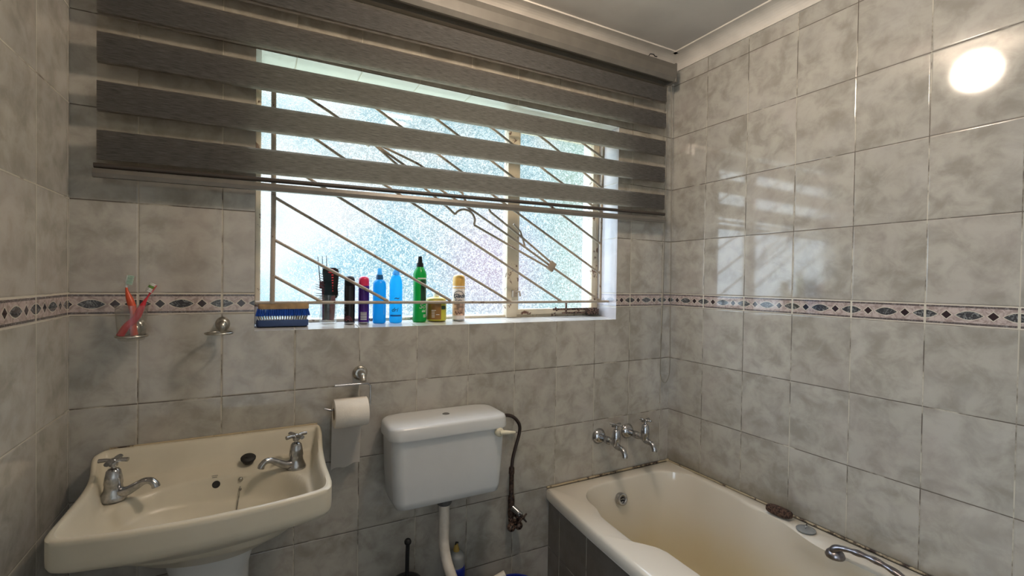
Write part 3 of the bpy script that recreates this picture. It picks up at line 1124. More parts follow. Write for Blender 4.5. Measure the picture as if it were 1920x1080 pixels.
b.lathe([(0.0, 0.0005), (0.0095, 0.0005), (0.0115, 0.0015), (0.0135, 0.0)], 20, M=Matrix.Translation(Tt((1.028, -0.078, 0.8868))))
b.build('lid_hole', M['grey_rubber'], toilet)
b = MB()
b.lathe([(0.0, -0.002), (0.016, -0.002), (0.016, 0.010), (0.011, 0.016), (0.0, 0.017)], 20, M=Matrix.Translation(Tt((1.190, -0.172, 0.828))) @ Matrix.Rotation(PI / 2, 4, 'X'))
b.tube([Tt((1.188, -0.188, 0.829)), Tt((1.205, -0.192, 0.829)), Tt((1.225, -0.192, 0.826)), Tt((1.246, -0.190, 0.823))], [0.010, 0.0095, 0.0075, 0.0055], 10, flat=0.8)
b.build('flush_lever', M['ivory'], toilet)
b = MB()
b.lathe([(0.0, 0.600), (0.026, 0.600), (0.028, 0.590), (0.027, 0.566), (0.023, 0.560), (0.0, 0.560)], 24, M=Matrix.Translation(Tt((1.023, -0.085, 0.01))))
b.build('pipe_nut', M['grey_rubber'], toilet)
fp = spline([(1.023, -0.085, 0.58), (1.023, -0.085, 0.50), (1.023, -0.086, 0.43), (1.030, -0.100, 0.37), (1.042, -0.135, 0.315), (1.045, -0.19, 0.275), (1.045, -0.25, 0.262), (1.045, -0.30, 0.262)], 6)
MB().tube([Tt(p) for p in fp], 0.0185, 18).build('flush_pipe', M['pvc'], toilet)


def oval(cx, cy, ax, ay_f, ay_b, z, n=40):
    out = []
    for j in range(n):
        a = 2 * PI * j / n
        s = math.sin(a)
        out.append(Tt((cx + ax * math.cos(a), cy + (ay_b if s > 0 else ay_f) * s, z)))
    return out


b = MB()
b.rings([oval(1.045, -0.42, 0.11, 0.16, 0.15, 0.0), oval(1.045, -0.42, 0.10, 0.14, 0.14, 0.04), oval(1.045, -0.43, 0.09, 0.13, 0.13, 0.14), oval(1.045, -0.46, 0.14, 0.20, 0.17, 0.26),
         oval(1.045, -0.50, 0.175, 0.25, 0.21, 0.335), oval(1.045, -0.50, 0.18, 0.255, 0.215, 0.352), oval(1.045, -0.50, 0.172, 0.247, 0.207, 0.360), oval(1.045, -0.50, 0.135, 0.20, 0.16, 0.358),
         oval(1.045, -0.50, 0.125, 0.19, 0.15, 0.33), oval(1.045, -0.49, 0.09, 0.14, 0.12, 0.22), oval(1.045, -0.46, 0.04, 0.05, 0.05, 0.16)])
b.build('pan', M['ceramic_white'], toilet)

# ------------------------------------------------------------------ water supply pipe and stop valve
sup = thing('supply_pipe', 'dark brown flexible hose and tarnished stop valve to the right of the cistern', 'water pipe', (1.322, -0.03, 0.38))
SO = (1.322, -0.03, 0.38)


def So(p):
    return tuple(p[i] - SO[i] for i in range(3))


hose = spline([(1.2285, -0.055, 0.832), (1.245, -0.052, 0.836), (1.285, -0.046, 0.842), (1.322, -0.042, 0.828), (1.349, -0.038, 0.795), (1.352, -0.034, 0.760), (1.338, -0.032, 0.710), (1.326, -0.030, 0.660), (1.322, -0.030, 0.612)], 8)
MB().tube([So(p) for p in hose], 0.0068, 12).build('hose', M['brown_hose'], sup)
b = MB()
b.lathe([(0.0, 0.250), (0.009, 0.250), (0.011, 0.244), (0.0115, 0.226), (0.0095, 0.220), (0.0095, 0.140), (0.012, 0.134), (0.0135, 0.118), (0.0125, 0.090), (0.014, 0.070), (0.012, 0.052), (0.0, 0.050)], 16)
b.build('riser', M['brown_pipe'], sup)
b = MB()
b.lathe([(0.0, 0.052), (0.010, 0.052), (0.011, 0.040), (0.009, 0.028), (0.0, 0.026)], 14)
b.ball((0.001, -0.002, 0.012), 0.0175, 16)
b.ball((0.033, -0.004, 0.012), 0.0165, 16)
b.tube([(0, 0, 0.012), (0.033, -0.004, 0.014)], 0.010, 12)
b.tube([(0.033, -0.004, 0.014), (0.033, 0.030, 0.014)], 0.010, 12)
b.tube([(0.033, -0.004, 0.018), (0.026, -0.012, 0.052), (0.012, -0.012, 0.066)], [0.009, 0.010, 0.011], 12)
b.build('elbow', M['rust'], sup)
b = MB()
b.tube([(0.004, -0.006, 0.090), (0.014, -0.026, 0.080), (0.020, -0.040, 0.072), (0.022, -0.046, 0.069)], [0.0125, 0.0115, 0.0115, 0.006], 16)
b.build('spindle_cover', M['chrome'], sup)
b = MB()
c0 = Vector((0.024, -0.052, 0.066))
for a in (0.3, 0.3 + PI / 2, 0.3 + PI, 0.3 + 1.5 * PI):
    e1, e2 = Vector((0.6, 0.15, 0.72)).normalized(), Vector((0.72, -0.4, -0.5)).normalized()
    d_ = e1 * math.cos(a) + e2 * math.sin(a)
    b.tube([tuple(c0), tuple(c0 + d_ * 0.012), tuple(c0 + d_ * 0.021)], [0.0045, 0.0036, 0.0032], 8)
b.tube([(0.022, -0.044, 0.070), (0.025, -0.056, 0.064)], 0.006, 10)
b.build('valve_handle', M['brown_pipe'], sup)

# ------------------------------------------------------------------ bath
bath = thing('bathtub', 'cream enamel bathtub with a tiled side panel, stained inside, along the right wall', 'bathtub', (1.85, -0.86, 0.0))
HX, HY = 1.85, -0.86
LEN = 1.70


def H(p):
    return (p[0] - HX, p[1] - HY, p[2])


def left_edge(y):
    t = min(1.0, max(0.0, -y / LEN))
    return 1.503 - 0.055 * math.sin(PI * t) ** 0.9


# opening curve, tap end at y = 0
def opening():
    pts = []
    def lx(y):          # inner edge on the room side, with the swelling of the armrest
        base = left_edge(y) + 0.087
        return base + 0.062 * smooth(-0.47, -0.56, y) * smooth(-1.20, -1.05, y)
    def rx(y):
        return 2.163 - 0.026 * smooth(-0.34, -0.52, y) - 0.062 * smooth(-0.56, -0.80, y) * smooth(-1.35, -1.15, y)
    # tap-end corner right to left
    for i in range(11):
        a = PI / 2 * i / 10
        pts.append((2.013 + 0.15 * math.cos(a), -0.205 + 0.14 * math.sin(a)))
    for i in range(1, 8):
        pts.append((2.013 - (2.013 - 1.735) * i / 8, -0.065))
    for i in range(11):
        a = PI / 2 + PI / 2 * i / 10
        pts.append((1.735 + 0.145 * math.cos(a), -0.205 + 0.14 * math.sin(a)))
    n = 46
    for i in range(1, n):
        y = -0.205 - (1.49 - 0.205) * i / n
        w0 = smooth(-0.205, -0.30, y)
        pts.append((1.59 * (1 - w0) + lx(y) * w0, y))
    for i in range(11):
        a = PI + PI / 2 * i / 10
        pts.append((lx(-1.49) + 0.14 + 0.14 * math.cos(a), -1.49 + 0.14 * math.sin(a)))
    for i in range(1, 8):
        pts.append((1.74 + (2.02 - 1.74) * i / 8, -1.63))
    for i in range(11):
        a = 1.5 * PI + PI / 2 * i / 10
        pts.append((2.02 + 0.143 * math.cos(a), -1.49 + 0.14 * math.sin(a)))
    for i in range(1, n):
        y = -1.49 + (1.49 - 0.205) * i / n
        pts.append((rx(y), y))
    return pts


opn = opening()
NO = len(opn)
BCX, BCY = 1.865, -0.85


def outer_pt(x, y):
    dx, dy = x - BCX, y - BCY
    best = 1e9
    # ray from centre to the outer rectangle with the bowed room side
    for (nx_, ny_, lim) in ((1, 0, 2.197 - BCX), (0, 1, -0.003 - BCY), (0, -1, LEN + BCY)):
        dd = dx * nx_ + dy * ny_
        if dd > 1e-6:
            best = min(best, lim / dd)
    if dx < -1e-6:
        t0 = 1.0
        for _ in range(8):
            yy = BCY + dy * t0
            t0 = (left_edge(yy) - BCX) / dx
        best = min(best, t0)
    return (BCX + dx * best, BCY + dy * best)


outer = [outer_pt(x, y) for x, y in opn]
# snap nearest samples to the true corners so that the rim stays square
for cx_, cy_ in ((2.197, -0.003), (left_edge(0), -0.003), (left_edge(-LEN), -LEN), (2.197, -LEN)):
    k = min(range(NO), key=lambda i: (outer[i][0] - cx_) ** 2 + (outer[i][1] - cy_) ** 2)
    outer[k] = (cx_, cy_)


def mixp(p, q, t):
    return (p[0] * (1 - t) + q[0] * t, p[1] * (1 - t) + q[1] * t)


def wall_bottom(x, y):
    """matching point on the foot of the tub wall"""
    sx, sy = (x - BCX) / 0.30, (y - BCY) / 0.785
    m_ = max(abs(sx), abs(sy), 1e-6)
    e = (abs(sx) ** 5 + abs(sy) ** 5) ** 0.2
    bx, by = sx / e, sy / e
    return (BCX + bx * 0.235, BCY + (by * 0.70 if by > 0 else by * 0.56))


rings = []
def ringz(pts, z):
    return [H((x, y, z)) for x, y in pts]


def inward(t):
    return [mixp(o_, (BCX, BCY), t) for o_ in outer]


def edge_in(d):
    out = []
    for (x, y), (ox, oy) in zip(opn, outer):
        L = math.hypot(x - ox, y - oy)
        t = min(1.0, d / max(L, 1e-6))
        out.append((ox + (x - ox) * t, oy + (y - oy) * t))
    return out


rings.append(ringz(edge_in(0.003), 0.458))
rings.append(ringz(outer, 0.462))
rings.append(ringz(outer, 0.488))
rings.append(ringz(edge_in(0.004), 0.4965))
rings.append(ringz(edge_in(0.013), 0.5005))
rings.append(ringz([mixp(o_, q, 0.75) for o_, q in zip(outer, opn)], 0.4985))
rings.append(ringz([mixp(o_, q, 0.93) for o_, q in zip(outer, opn)], 0.4965))
plain = []
for (x, y) in opn:       # opening without the armrests, a little lower down
    if x < BCX:
        w_ = 0.062 * smooth(-0.47, -0.56, y) * smooth(-1.20, -1.05, y)
        plain.append((x - w_ * 0.8, y))
    else:
        w_ = 0.062 * smooth(-0.56, -0.80, y) * smooth(-1.35, -1.15, y)
        plain.append((x + w_ * 0.8, y))
foot = [wall_bottom(x, y) for x, y in opn]
for t, z, pl in ((0.00, 0.494, 0.0), (0.02, 0.486, 0.05), (0.05, 0.470, 0.15), (0.09, 0.445, 0.4), (0.14, 0.415, 0.75), (0.22, 0.36, 1.0), (0.36, 0.28, 1.0), (0.52, 0.205, 1.0), (0.68, 0.155, 1.0), (0.84, 0.125, 1.0), (1.0, 0.112, 1.0)):
    rg = []
    for (o_, p_, f_) in zip(opn, plain, foot):
        q = mixp(o_, p_, pl)
        rg.append(H(mixp(q, f_, t) + (z,)))
    rings.append(rg)
for s, z in ((0.75, 0.106), (0.5, 0.103), (0.25, 0.101), (0.03, 0.10)):
    rings.append([H((BCX + (x - BCX) * s, BCY - 0.0 + (y - BCY) * s, z)) for x, y in foot])
b = MB()
b.rings(rings, cap0=False)
b.build('tub', M['bath'], bath)
# tiled side panel following the tub, and the metal strip under the rim
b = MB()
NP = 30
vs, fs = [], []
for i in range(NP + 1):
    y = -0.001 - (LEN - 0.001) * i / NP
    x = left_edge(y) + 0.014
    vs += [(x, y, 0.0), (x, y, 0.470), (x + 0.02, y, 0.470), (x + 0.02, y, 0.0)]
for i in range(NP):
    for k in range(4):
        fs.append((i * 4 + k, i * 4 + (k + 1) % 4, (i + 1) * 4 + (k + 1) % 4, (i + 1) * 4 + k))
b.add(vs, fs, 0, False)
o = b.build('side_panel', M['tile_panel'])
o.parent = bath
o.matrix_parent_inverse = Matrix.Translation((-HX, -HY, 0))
pts = [H((left_edge(-LEN * i / NP) + 0.007, -0.003 - (LEN - 0.006) * i / NP, 0.456)) for i in range(NP + 1)]
b = MB()
b.tube(pts, 0.0055, 8)
b.build('edge_strip', M['cornice'], bath)
b = MB()
pts = [(2.195, -LEN, 0.503), (2.195, -0.9, 0.503), (2.195, -0.006, 0.503)]
b.tube([H(p) for p in pts], 0.0038, 8)
b.tube([H(p) for p in [(2.194, -0.0055, 0.503), (1.85, -0.0055, 0.5035), (1.504, -0.0055, 0.503)]], 0.0048, 8)
b.ball(H((2.190, -0.010, 0.504)), 0.009, 10)
b.build('sealant', M['mould'], bath)
# overflow rose on the tap end
b = MB()
Mo = Matrix.Translation(H((1.836, -0.0905, 0.4205))) @ Matrix.Rotation(math.radians(76), 4, 'X')
b.lathe([(0.0, 0.001), (0.008, 0.001), (0.0135, 0.002), (0.0145, 0.0075), (0.018, 0.0095), (0.0245, 0.008), (0.027, 0.002), (0.027, -0.012)], 28, M=Mo)
ov = b.build('overflow', M['chrome'], bath)
b = MB()
for k in range(4):
    a = PI / 4 + PI / 2 * k
    b.lathe([(0.0, 0.0035), (0.0042, 0.0035), (0.0042, 0.0)], 12, M=Mo @ Matrix.Translation((0.0075 * math.cos(a), 0.0075 * math.sin(a), 0)))
b.build('overflow_opening', M['black'], ov)
# chrome grab handle with finger grips on the wall-side armrest
gp = spline([(2.060, -0.832, 0.500), (2.058, -0.834, 0.522), (2.056, -0.858, 0.537), (2.055, -0.905, 0.545), (2.052, -0.960, 0.547), (2.044, -1.015, 0.541), (2.036, -1.060, 0.528), (2.034, -1.082, 0.512), (2.034, -1.084, 0.498)], 10)
n_ = len(gp)
rad = []
for i, p in enumerate(gp):
    u = i / (n_ - 1)
    r_ = 0.0105 + (0.0015 * math.sin(u * 2 * PI * 9) if 0.28 < u < 0.80 else 0)
    r_ += 0.008 * smooth(0.26, 0.10, u) + 0.008 * smooth(0.84, 0.95, u)
    rad.append(r_)
b = MB()
b.tube([H(p) for p in gp], rad, 16, flat=0.75)
for (x, y) in ((2.061, -0.833), (2.034, -1.084)):
    b.lathe([(0.0, 0.0), (0.026, 0.0), (0.028, 0.006), (0.024, 0.016), (0.016, 0.024), (0.0, 0.026)], 24, M=Matrix.Translation(H((x, y, 0.4965))))
b.build('grab_handle', M['satin'], bath)


# ------------------------------------------------------------------ bath taps on the wall
def bath_tap(x, z, label):
    t_ = thing('bath_tap', label, 'tap', (x, 0.0, z), group=None)
    b_ = MB()
    R90 = Matrix.Rotation(PI / 2, 4, 'X')
    b_.lathe([(0.0, 0.0), (0.0345, 0.0), (0.0350, 0.004), (0.031, 0.011), (0.023, 0.021), (0.016, 0.024), (0.0, 0.024)], 28, M=R90)
    b_.build('wall_flange', M['chrome'], t_)
    b_ = MB()
    b_.lathe([(0.0, 0.015), (0.0135, 0.015), (0.0138, 0.050), (0.0155, 0.052), (0.0165, 0.066), (0.0155, 0.078), (0.012, 0.082), (0.012, 0.110), (0.0, 0.112)], 20, M=R90)
    b_.lathe([(0.0, -0.016), (0.014, -0.014), (0.0175, -0.004), (0.0175, 0.012), (0.019, 0.018), (0.0185, 0.030), (0.0165, 0.042), (0.0145, 0.052), (0.010, 0.058), (0.0055, 0.060), (0.005, 0.070), (0.0, 0.070)], 24, M=Matrix.Translation((0, -0.118, 0.004)))
    sp_ = spline([(0, -0.118, -0.006), (0, -0.136, -0.010), (0, -0.152, -0.010), (0, -0.166, -0.018), (0, -0.173, -0.030), (0, -0.174, -0.040)], 5)
    b_.tube(sp_, [0.0135 - 0.0025 * smooth(0, 0.5, i / (len(sp_) - 1)) for i in range(len(sp_))], 14)
    b_.build('tap_body', M['chrome'], t_)
    b_ = MB()
    b_.lathe([(0.0, 0.070), (0.008, 0.070), (0.009, 0.077), (0.007, 0.084), (0.0, 0.085)], 16, M=Matrix.Translation((0, -0.118, 0.0)))
    for k in range(4):
        a = PI / 2 * k + 0.3
        ca, sa = math.cos(a), math.sin(a)
        b_.tube([(0.003 * ca, -0.118 + 0.003 * sa, 0.079), (0.015 * ca, -0.118 + 0.015 * sa, 0.082), (0.028 * ca, -0.118 + 0.028 * sa, 0.081)], [0.0065, 0.0055, 0.0062], 8, flat=0.8)
    b_.build('tap_handle', M['chrome'], t_)
    return t_


bath_tap(1.774, 0.679, 'chrome bath tap on the back wall, the one nearer the cistern')
bath_tap(1.938, 0.679, 'chrome bath tap on the back wall, the one nearer the room corner')

# ------------------------------------------------------------------ loose things on the bath rim
bm = bmesh.new()
bmesh.ops.create_icosphere(bm, subdivisions=4, radius=1.0)
for v in bm.verts:
    p = v.co
    r_ = 1.0 + 0.05 * math.sin(5 * p.x + 2) * math.cos(4 * p.y)
    e = 0.62
    v.co = Vector((math.copysign(abs(p.x) ** e, p.x) * 0.019 * r_, math.copysign(abs(p.y) ** 0.8, p.y) * 0.047 * r_, math.copysign(abs(p.z) ** 0.6, p.z) * 0.0175))
me = bpy.data.meshes.new('pumice_stone')
bm.to_mesh(me)
bm.free()
for p in me.polygons:
    p.use_smooth = True
me.materials.append(M['pumice'])
o = bpy.data.objects.new('pumice_stone', me)
COL.objects.link(o)
o.location = (2.150, -0.592, 0.5185)
o.rotation_euler = (0, math.radians(10), math.radians(4))
tag(o, 'brown pumice foot stone lying on the bath rim by the right wall', 'pumice stone')

pl = thing('bath_plug', 'flat grey bath plug lying on the bath rim beside the brown pumice stone', 'plug', (2.134, -0.700, 0.5005), rz=0.3)
b = MB()
b.lathe([(0.0, 0.0), (0.024, 0.0), (0.030, 0.002), (0.031, 0.005), (0.026, 0.009), (0.012, 0.010), (0.0, 0.010)], 28)
b.build('disc', M['grey_plastic'], pl)
b = MB()
b.tube([(0.010 * math.cos(a) + 0.004, 0.0, 0.013 + 0.007 * math.sin(a)) for a in [2 * PI * k / 16 for k in range(16)]], 0.0018, 8, closed=True)
b.build('ring', M['chrome'], pl)

# ------------------------------------------------------------------ toilet roll holder and roll
th = thing('toilet_roll_holder', 'chrome wire toilet roll holder on a round rosette on the back wall', 'toilet roll holder', (0.746, 0.0, 1.041))
R90 = Matrix.Rotation(PI / 2, 4, 'X')
b = MB()
b.lathe([(0.0, 0.0), (0.0235, 0.0), (0.0245, 0.004), (0.021, 0.008), (0.019, 0.009), (0.017, 0.014), (0.0, 0.016)], 28, M=R90)
b.build('rosette', M['chrome_dull'], th)
b = MB()
b.tube(spline([(0, -0.010, 0), (0, -0.035, -0.001), (0, -0.052, -0.006), (0, -0.060, -0.018)], 5), [0.0115] * 10 + [0.010] * 6, 14)
b.build('arm', M['chrome_dull'], th)
b = MB()
zt = -0.024
wire = [(-0.086, -0.066, zt), (-0.02, -0.066, zt), (0.014, -0.066, zt - 0.001), (0.022, -0.066, zt - 0.009), (0.0205, -0.070, -0.060), (0.0185, -0.074, -0.092), (0.012, -0.075, -0.100), (-0.06, -0.075, -0.100), (-0.105, -0.075, -0.097), (-0.122, -0.075, -0.090)]
b.tube(wire, 0.0030, 8)
b.tube([(-0.09, -0.066, zt), (-0.03, -0.066, zt)], 0.0042, 8)
b.build('wire', M['chrome'], th)
roll = thing('toilet_roll', 'part-used white toilet roll hanging on the wire holder', 'toilet roll', (0.704, -0.075, 0.930))
b = MB()
rs = []
R_, r0 = 0.0455, 0.020
for (x, r_) in ((-0.051, r0), (-0.051, R_ - 0.001), (-0.050, R_), (0.0, R_ + 0.0003), (0.050, R_), (0.051, R_ - 0.001), (0.051, r0), (0.0, r0)):
    rs.append([(x, r_ * math.cos(2 * PI * j / 40), r_ * math.sin(2 * PI * j / 40)) for j in range(40)])
b.rings(rs, closed=True)
b.build('roll', M['paper'], roll)
b = MB()
rs = []
for (x, r_) in ((-0.0505, r0), (0.0505, r0), (0.0505, r0 - 0.0012), (-0.0505, r0 - 0.0012)):
    rs.append([(x, r_ * math.cos(2 * PI * j / 24), r_ * math.sin(2 * PI * j / 24)) for j in range(24)])
b.rings(rs, closed=True)
b.build('core', M['cardboard'], roll)
b = MB()
vs, fs = [], []
NZ, NX = 26, 10
for i in range(NZ + 1):
    t = i / NZ
    for j in range(NX + 1):
        u = j / NX
        x = -0.049 + 0.092 * u
        if t < 0.2:
            a = PI / 2 - (t / 0.2) * PI / 2
            y, z = (R_ + 0.0012) * math.cos(a), (R_ + 0.0012) * math.sin(a)
        else:
            s = (t - 0.2) / 0.8
            y = R_ + 0.0012 + 0.006 * s + 0.002 * math.sin(6 * s + 3 * u)
            z = -(0.186 + 0.012 * (1 - u) - 0.004 * math.sin(3 * PI * u)) * s
        vs.append((x - 0.003 * t, y, z))
for i in range(NZ):
    for j in range(NX):
        a = i * (NX + 1) + j
        fs.append((a, a + 1, a + NX + 2, a + NX + 1))
b.add(vs, fs)
b.build('loose_sheet', M['tissue_sheet'], roll)


# ------------------------------------------------------------------ tumbler holders, tumbler and toothbrushes
def ring_holder(x, z, label, dx=-0.006):
    t_ = thing('tumbler_holder', label, 'tumbler holder', (x, 0.0, z))
    b_ = MB()
    b_.lathe([(0.0, 0.0), (0.0185, 0.0), (0.0192, 0.004), (0.0165, 0.007), (0.0160, 0.012), (0.013, 0.018), (0.0, 0.021)], 28, M=Matrix.Scale(1.12, 4, (0, 0, 1)) @ R90)
    b_.tube(spline([(0, -0.012, 0.002), (0, -0.026, -0.002), (0, -0.030, -0.012), (dx * 0.5, -0.026, -0.020)], 5), [0.012, 0.012, 0.0115, 0.011, 0.0105, 0.010, 0.0095, 0.009, 0.0085, 0.008, 0.0075, 0.007, 0.0065, 0.006, 0.0055, 0.005], 14)
    b_.build('rosette', M['chrome_dull'], t_)
    b_ = MB()
    b_.tube([(dx + 0.0335 * math.cos(2 * PI * k / 40), -0.0570 + 0.0335 * math.sin(2 * PI * k / 40), -0.0215) for k in range(40)], 0.0030, 10, closed=True)
    b_.build('ring', M['chrome_dull'], t_)
    return t_


ring_holder(0.347, 1.219, 'empty round tumbler holder on the back wall, just left of the window')
ring_holder(0.145, 1.219, 'round tumbler holder on the back wall carrying the glass with toothbrushes', dx=-0.004)
GX, GYY, GZ = 0.141, -0.057, 1.186
b = MB()
b.lathe([(0.0, 0.0), (0.0265, 0.0), (0.0285, 0.002), (0.0300, 0.010), (0.0305, 0.014), (0.0365, 0.094), (0.0352, 0.094), (0.0292, 0.014), (0.027, 0.006), (0.0, 0.006)], 36)
tag(b.build('glass_tumbler', M['glass'], loc=(GX, GYY, GZ)), 'clear glass tumbler in the wall ring, holding two toothbrushes', 'tumbler')


def toothbrush(label, pts, head_dir, handle, bristles, face, group=None):
    """pts: handle curve from foot to head"""
    base = Vector(pts[0])
    t_ = thing('toothbrush', label, 'toothbrush', tuple(base))
    P = [tuple(Vector(p) - base) for p in spline(pts, 8)]
    n_ = len(P)
    k_ = int(n_ * 0.72)
    rad = []
    for i in range(n_):
        u = i / (n_ - 1)
        rad.append(0.0062 * (1 - smooth(0.45, 0.75, u)) + 0.0026 + 0.0022 * smooth(0.80, 0.88, u))
    b_ = MB()
    b_.tube(P[:k_ + 1], rad[:k_ + 1], 12)
    b_.build('handle', handle, t_)
    b_ = MB()
    b_.tube(P[k_:], rad[k_:], 12, flat=0.8)
    b_.build('neck', M['white_plastic'] if face == 0 else handle, t_)
    tip, dirn = Vector(P[-1]), (Vector(P[-1]) - Vector(P[-6])).normalized()
    hd = Vector(head_dir).normalized()
    hd = (hd - dirn * hd.dot(dirn)).normalized()
    sd = dirn.cross(hd)
    bb = [MB(), MB()]
    for i in range(7):
        for j in range(3):
            c = tip - dirn * (0.001 + 0.0036 * i) + sd * (j - 1) * 0.0032
            which = 1 if i in (2, 3) else 0
            bb[which].tube([tuple(c), tuple(c + hd * 0.012 + dirn * 0.0004 * (i % 2))], 0.0016, 6)
    bb[0].build('bristles', bristles, t_)
    bb[1].build('bristles', M['green_bristle'] if face else bristles, t_)
    return t_


toothbrush('orange-red toothbrush with white neck, standing upright in the wall tumbler',
           [(0.147, -0.054, 1.199), (0.143, -0.054, 1.225), (0.146, -0.054, 1.255), (0.140, -0.052, 1.282), (0.133, -0.050, 1.305), (0.129, -0.050, 1.325), (0.130, -0.050, 1.343), (0.133, -0.050, 1.360)],
           (1, -0.1, 0), M['orange_red'], M['mint'], 0)
toothbrush('red toothbrush with green bristles, leaning right in the wall tumbler',
           [(0.118, -0.064, 1.199), (0.130, -0.062, 1.222), (0.150, -0.060, 1.245), (0.160, -0.057, 1.268), (0.170, -0.055, 1.292), (0.180, -0.052, 1.312), (0.192, -0.050, 1.335)],
           (-0.6, -0.5, 0.3), M['red'], M['white_plastic'], 1)


# ------------------------------------------------------------------ things on the window sill
def text_on_cyl(txt, size, radius, ang0, z, mat_, parent, name='lettering', slant=0.25, off=0.0006, bold=0.0):
    cu = bpy.data.curves.new('lettering_curve', 'FONT')
    cu.body = txt
    cu.size = size
    cu.align_x = 'CENTER'
    cu.shear = slant
    cu.offset = bold
    tmp = bpy.data.objects.new('lettering_tmp', cu)
    COL.objects.link(tmp)
    me_ = bpy.data.meshes.new_from_object(tmp)
    bpy.data.objects.remove(tmp)
    for v in me_.vertices:
        a = ang0 + v.co.x / radius
        rr = radius + off
        v.co = Vector((rr * math.cos(a), rr * math.sin(a), z + v.co.y))
    me_.materials.clear()
    me_.materials.append(mat_)
    o_ = bpy.data.objects.new(name, me_)
    COL.objects.link(o_)
    o_.parent = parent
    return o_


def patch(radius, a0, a1, z0, z1, mat_, parent, name='label_panel', off=0.0004, n=14):
    b_ = MB()
    rr = radius + off
    rs_ = [[(rr * math.cos(a0 + (a1 - a0) * i / n), rr * math.sin(a0 + (a1 - a0) * i / n), z) for i in range(n + 1)] for z in (z0, z1)]
    vs_ = rs_[0] + rs_[1]
    fs_ = [(i, i + 1, n + 2 + i, n + 1 + i) for i in range(n)]
    b_.add(vs_, fs_)
    return b_.build(name, mat_, parent)


def barcode(radius, ac, z0, z1, mat_, parent):
    b_ = MB()
    rr = radius + 0.0006
    n = 9
    for k in range(n):
        zc = z0 + (z1 - z0) * k / (n - 1)
        hh = (z1 - z0) / n * (0.22 if k % 3 else 0.34)
        aa = [ac - 0.011 / radius + 0.022 / radius * i / 6 for i in range(7)]
        vs_ = [(rr * math.cos(a), rr * math.sin(a), zc - hh) for a in aa] + [(rr * math.cos(a), rr * math.sin(a), zc + hh) for a in aa]
        b_.add(vs_, [(i, i + 1, 8 + i, 7 + i) for i in range(6)])
    return b_.build('barcode', mat_, parent)


def face_angle(x, y):
    """direction on a round item that faces the middle of the room"""
    return math.atan2(-1.65 - y, 0.436 - x)


# scrubbing brushes stacked on each other
def bristle_block(n1, n2, lx, ly, h, spread, r_, z0, up=1):
    b_ = MB()
    for i in range(n1):
        for j in range(n2):
            u, w_ = i / (n1 - 1) - 0.5, j / (n2 - 1) - 0.5
            x0_, y0_ = u * lx, w_ * ly
            jx, jy = random.uniform(-1, 1) * 0.0012, random.uniform(-1, 1) * 0.0012
            b_.tube([(x0_, y0_, z0), (x0_ + u * spread + jx, y0_ + w_ * spread + jy, z0 + up * h)], [r_, r_ * 1.15], 5)
    return b_


bx_, by_ = 0.512, 0.078
zz = sill_z(by_) + 0.0022
nb = thing('nail_brush', 'navy blue backed brush with white bristles, lying on the sill under the wooden brush', 'brush', (bx_, by_, zz), rz=-0.03)
b = MB()
b.rings([[(x * s, y * s, z) for x, y, _ in rrect(-0.077, 0.077, -0.029, 0.029, 0.010, 5)] for z, s in ((0.0, 0.97), (0.003, 1.0), (0.018, 1.0), (0.0205, 0.98))])
b.build('back', M['navy'], nb)
bristle_block(20, 7, 0.138, 0.044, 0.013, 0.010, 0.0019, 0.020).build('bristles', M['bristle_white'], nb)
wb = thing('scrubbing_brush', 'wooden-backed scrubbing brush with blue bristles, lying on top of the navy brush', 'brush', (bx_ + 0.001, by_ + 0.001, zz + 0.0325), rz=-0.02)
b = MB()
b.rings([[(x * s, y * s, z) for x, y, _ in rrect(-0.073, 0.077, -0.028, 0.028, 0.008, 5)] for z, s in ((0.0235, 0.98), (0.025, 1.0), (0.040, 1.0), (0.0425, 0.98))])
b.build('back', M['wood'], wb)
b = bristle_block(30, 9, 0.146, 0.048, 0.0225, 0.010, 0.0023, 0.0240, -1)
b.build('bristles', M['bristle_blue'], wb)


def item_root(name, label, cat, x, y):
    return thing(name, label, cat, (x, y, sill_z(y) + 0.0016), rz=0.0)


# plastic tumbler full of combs
tx, ty = 0.655, 0.100
b = MB()
b.lathe([(0.0, 0.0), (0.026, 0.0), (0.028, 0.003), (0.0335, 0.100), (0.0322, 0.100), (0.0268, 0.006), (0.0, 0.006)], 32)
tag(b.build('glass_tumbler', M['glass'], loc=(tx, ty, sill_z(ty) + 0.0016)), 'clear glass tumbler on the window sill, full of combs and a hair brush', 'tumbler')
zt0 = sill_z(ty) + 0.012
hp = thing('hair_pick', 'black afro pick with three long thin prongs, standing in the sill tumbler', 'comb', (tx - 0.010, ty + 0.008, zt0))
b = MB()
for k, (dx_, h0, h1) in enumerate(((-0.024, 0.150, 0.222), (-0.010, 0.150, 0.224), (0.004, 0.150, 0.226))):
    b.tube([(dx_ * 0.8 + 0.004, 0, h0 - 0.02), (dx_, 0, h1)], [0.0017, 0.0009], 6)
b.build('prongs', M['black'], hp)
b = MB()
b.box(-0.018, 0.012, -0.002, 0.002, 0.110, 0.136, bev=0.0015)
b.tube([(-0.002, 0, 0.0), (-0.003, 0, 0.06), (-0.003, 0, 0.115)], [0.006, 0.005, 0.008], 10, flat=0.5)
b.build('handle', M['maroon'], hp)
cb = thing('side_comb', 'blue-black comb with teeth pointing left, standing in the sill tumbler', 'comb', (tx - 0.004, ty - 0.010, zt0))
b = MB()
vs = [(-0.010, -0.002, 0.095), (0.016, -0.002, 0.090), (0.012, -0.002, 0.160), (-0.004, -0.002, 0.172), (-0.014, -0.002, 0.170), (-0.006, -0.002, 0.130)]
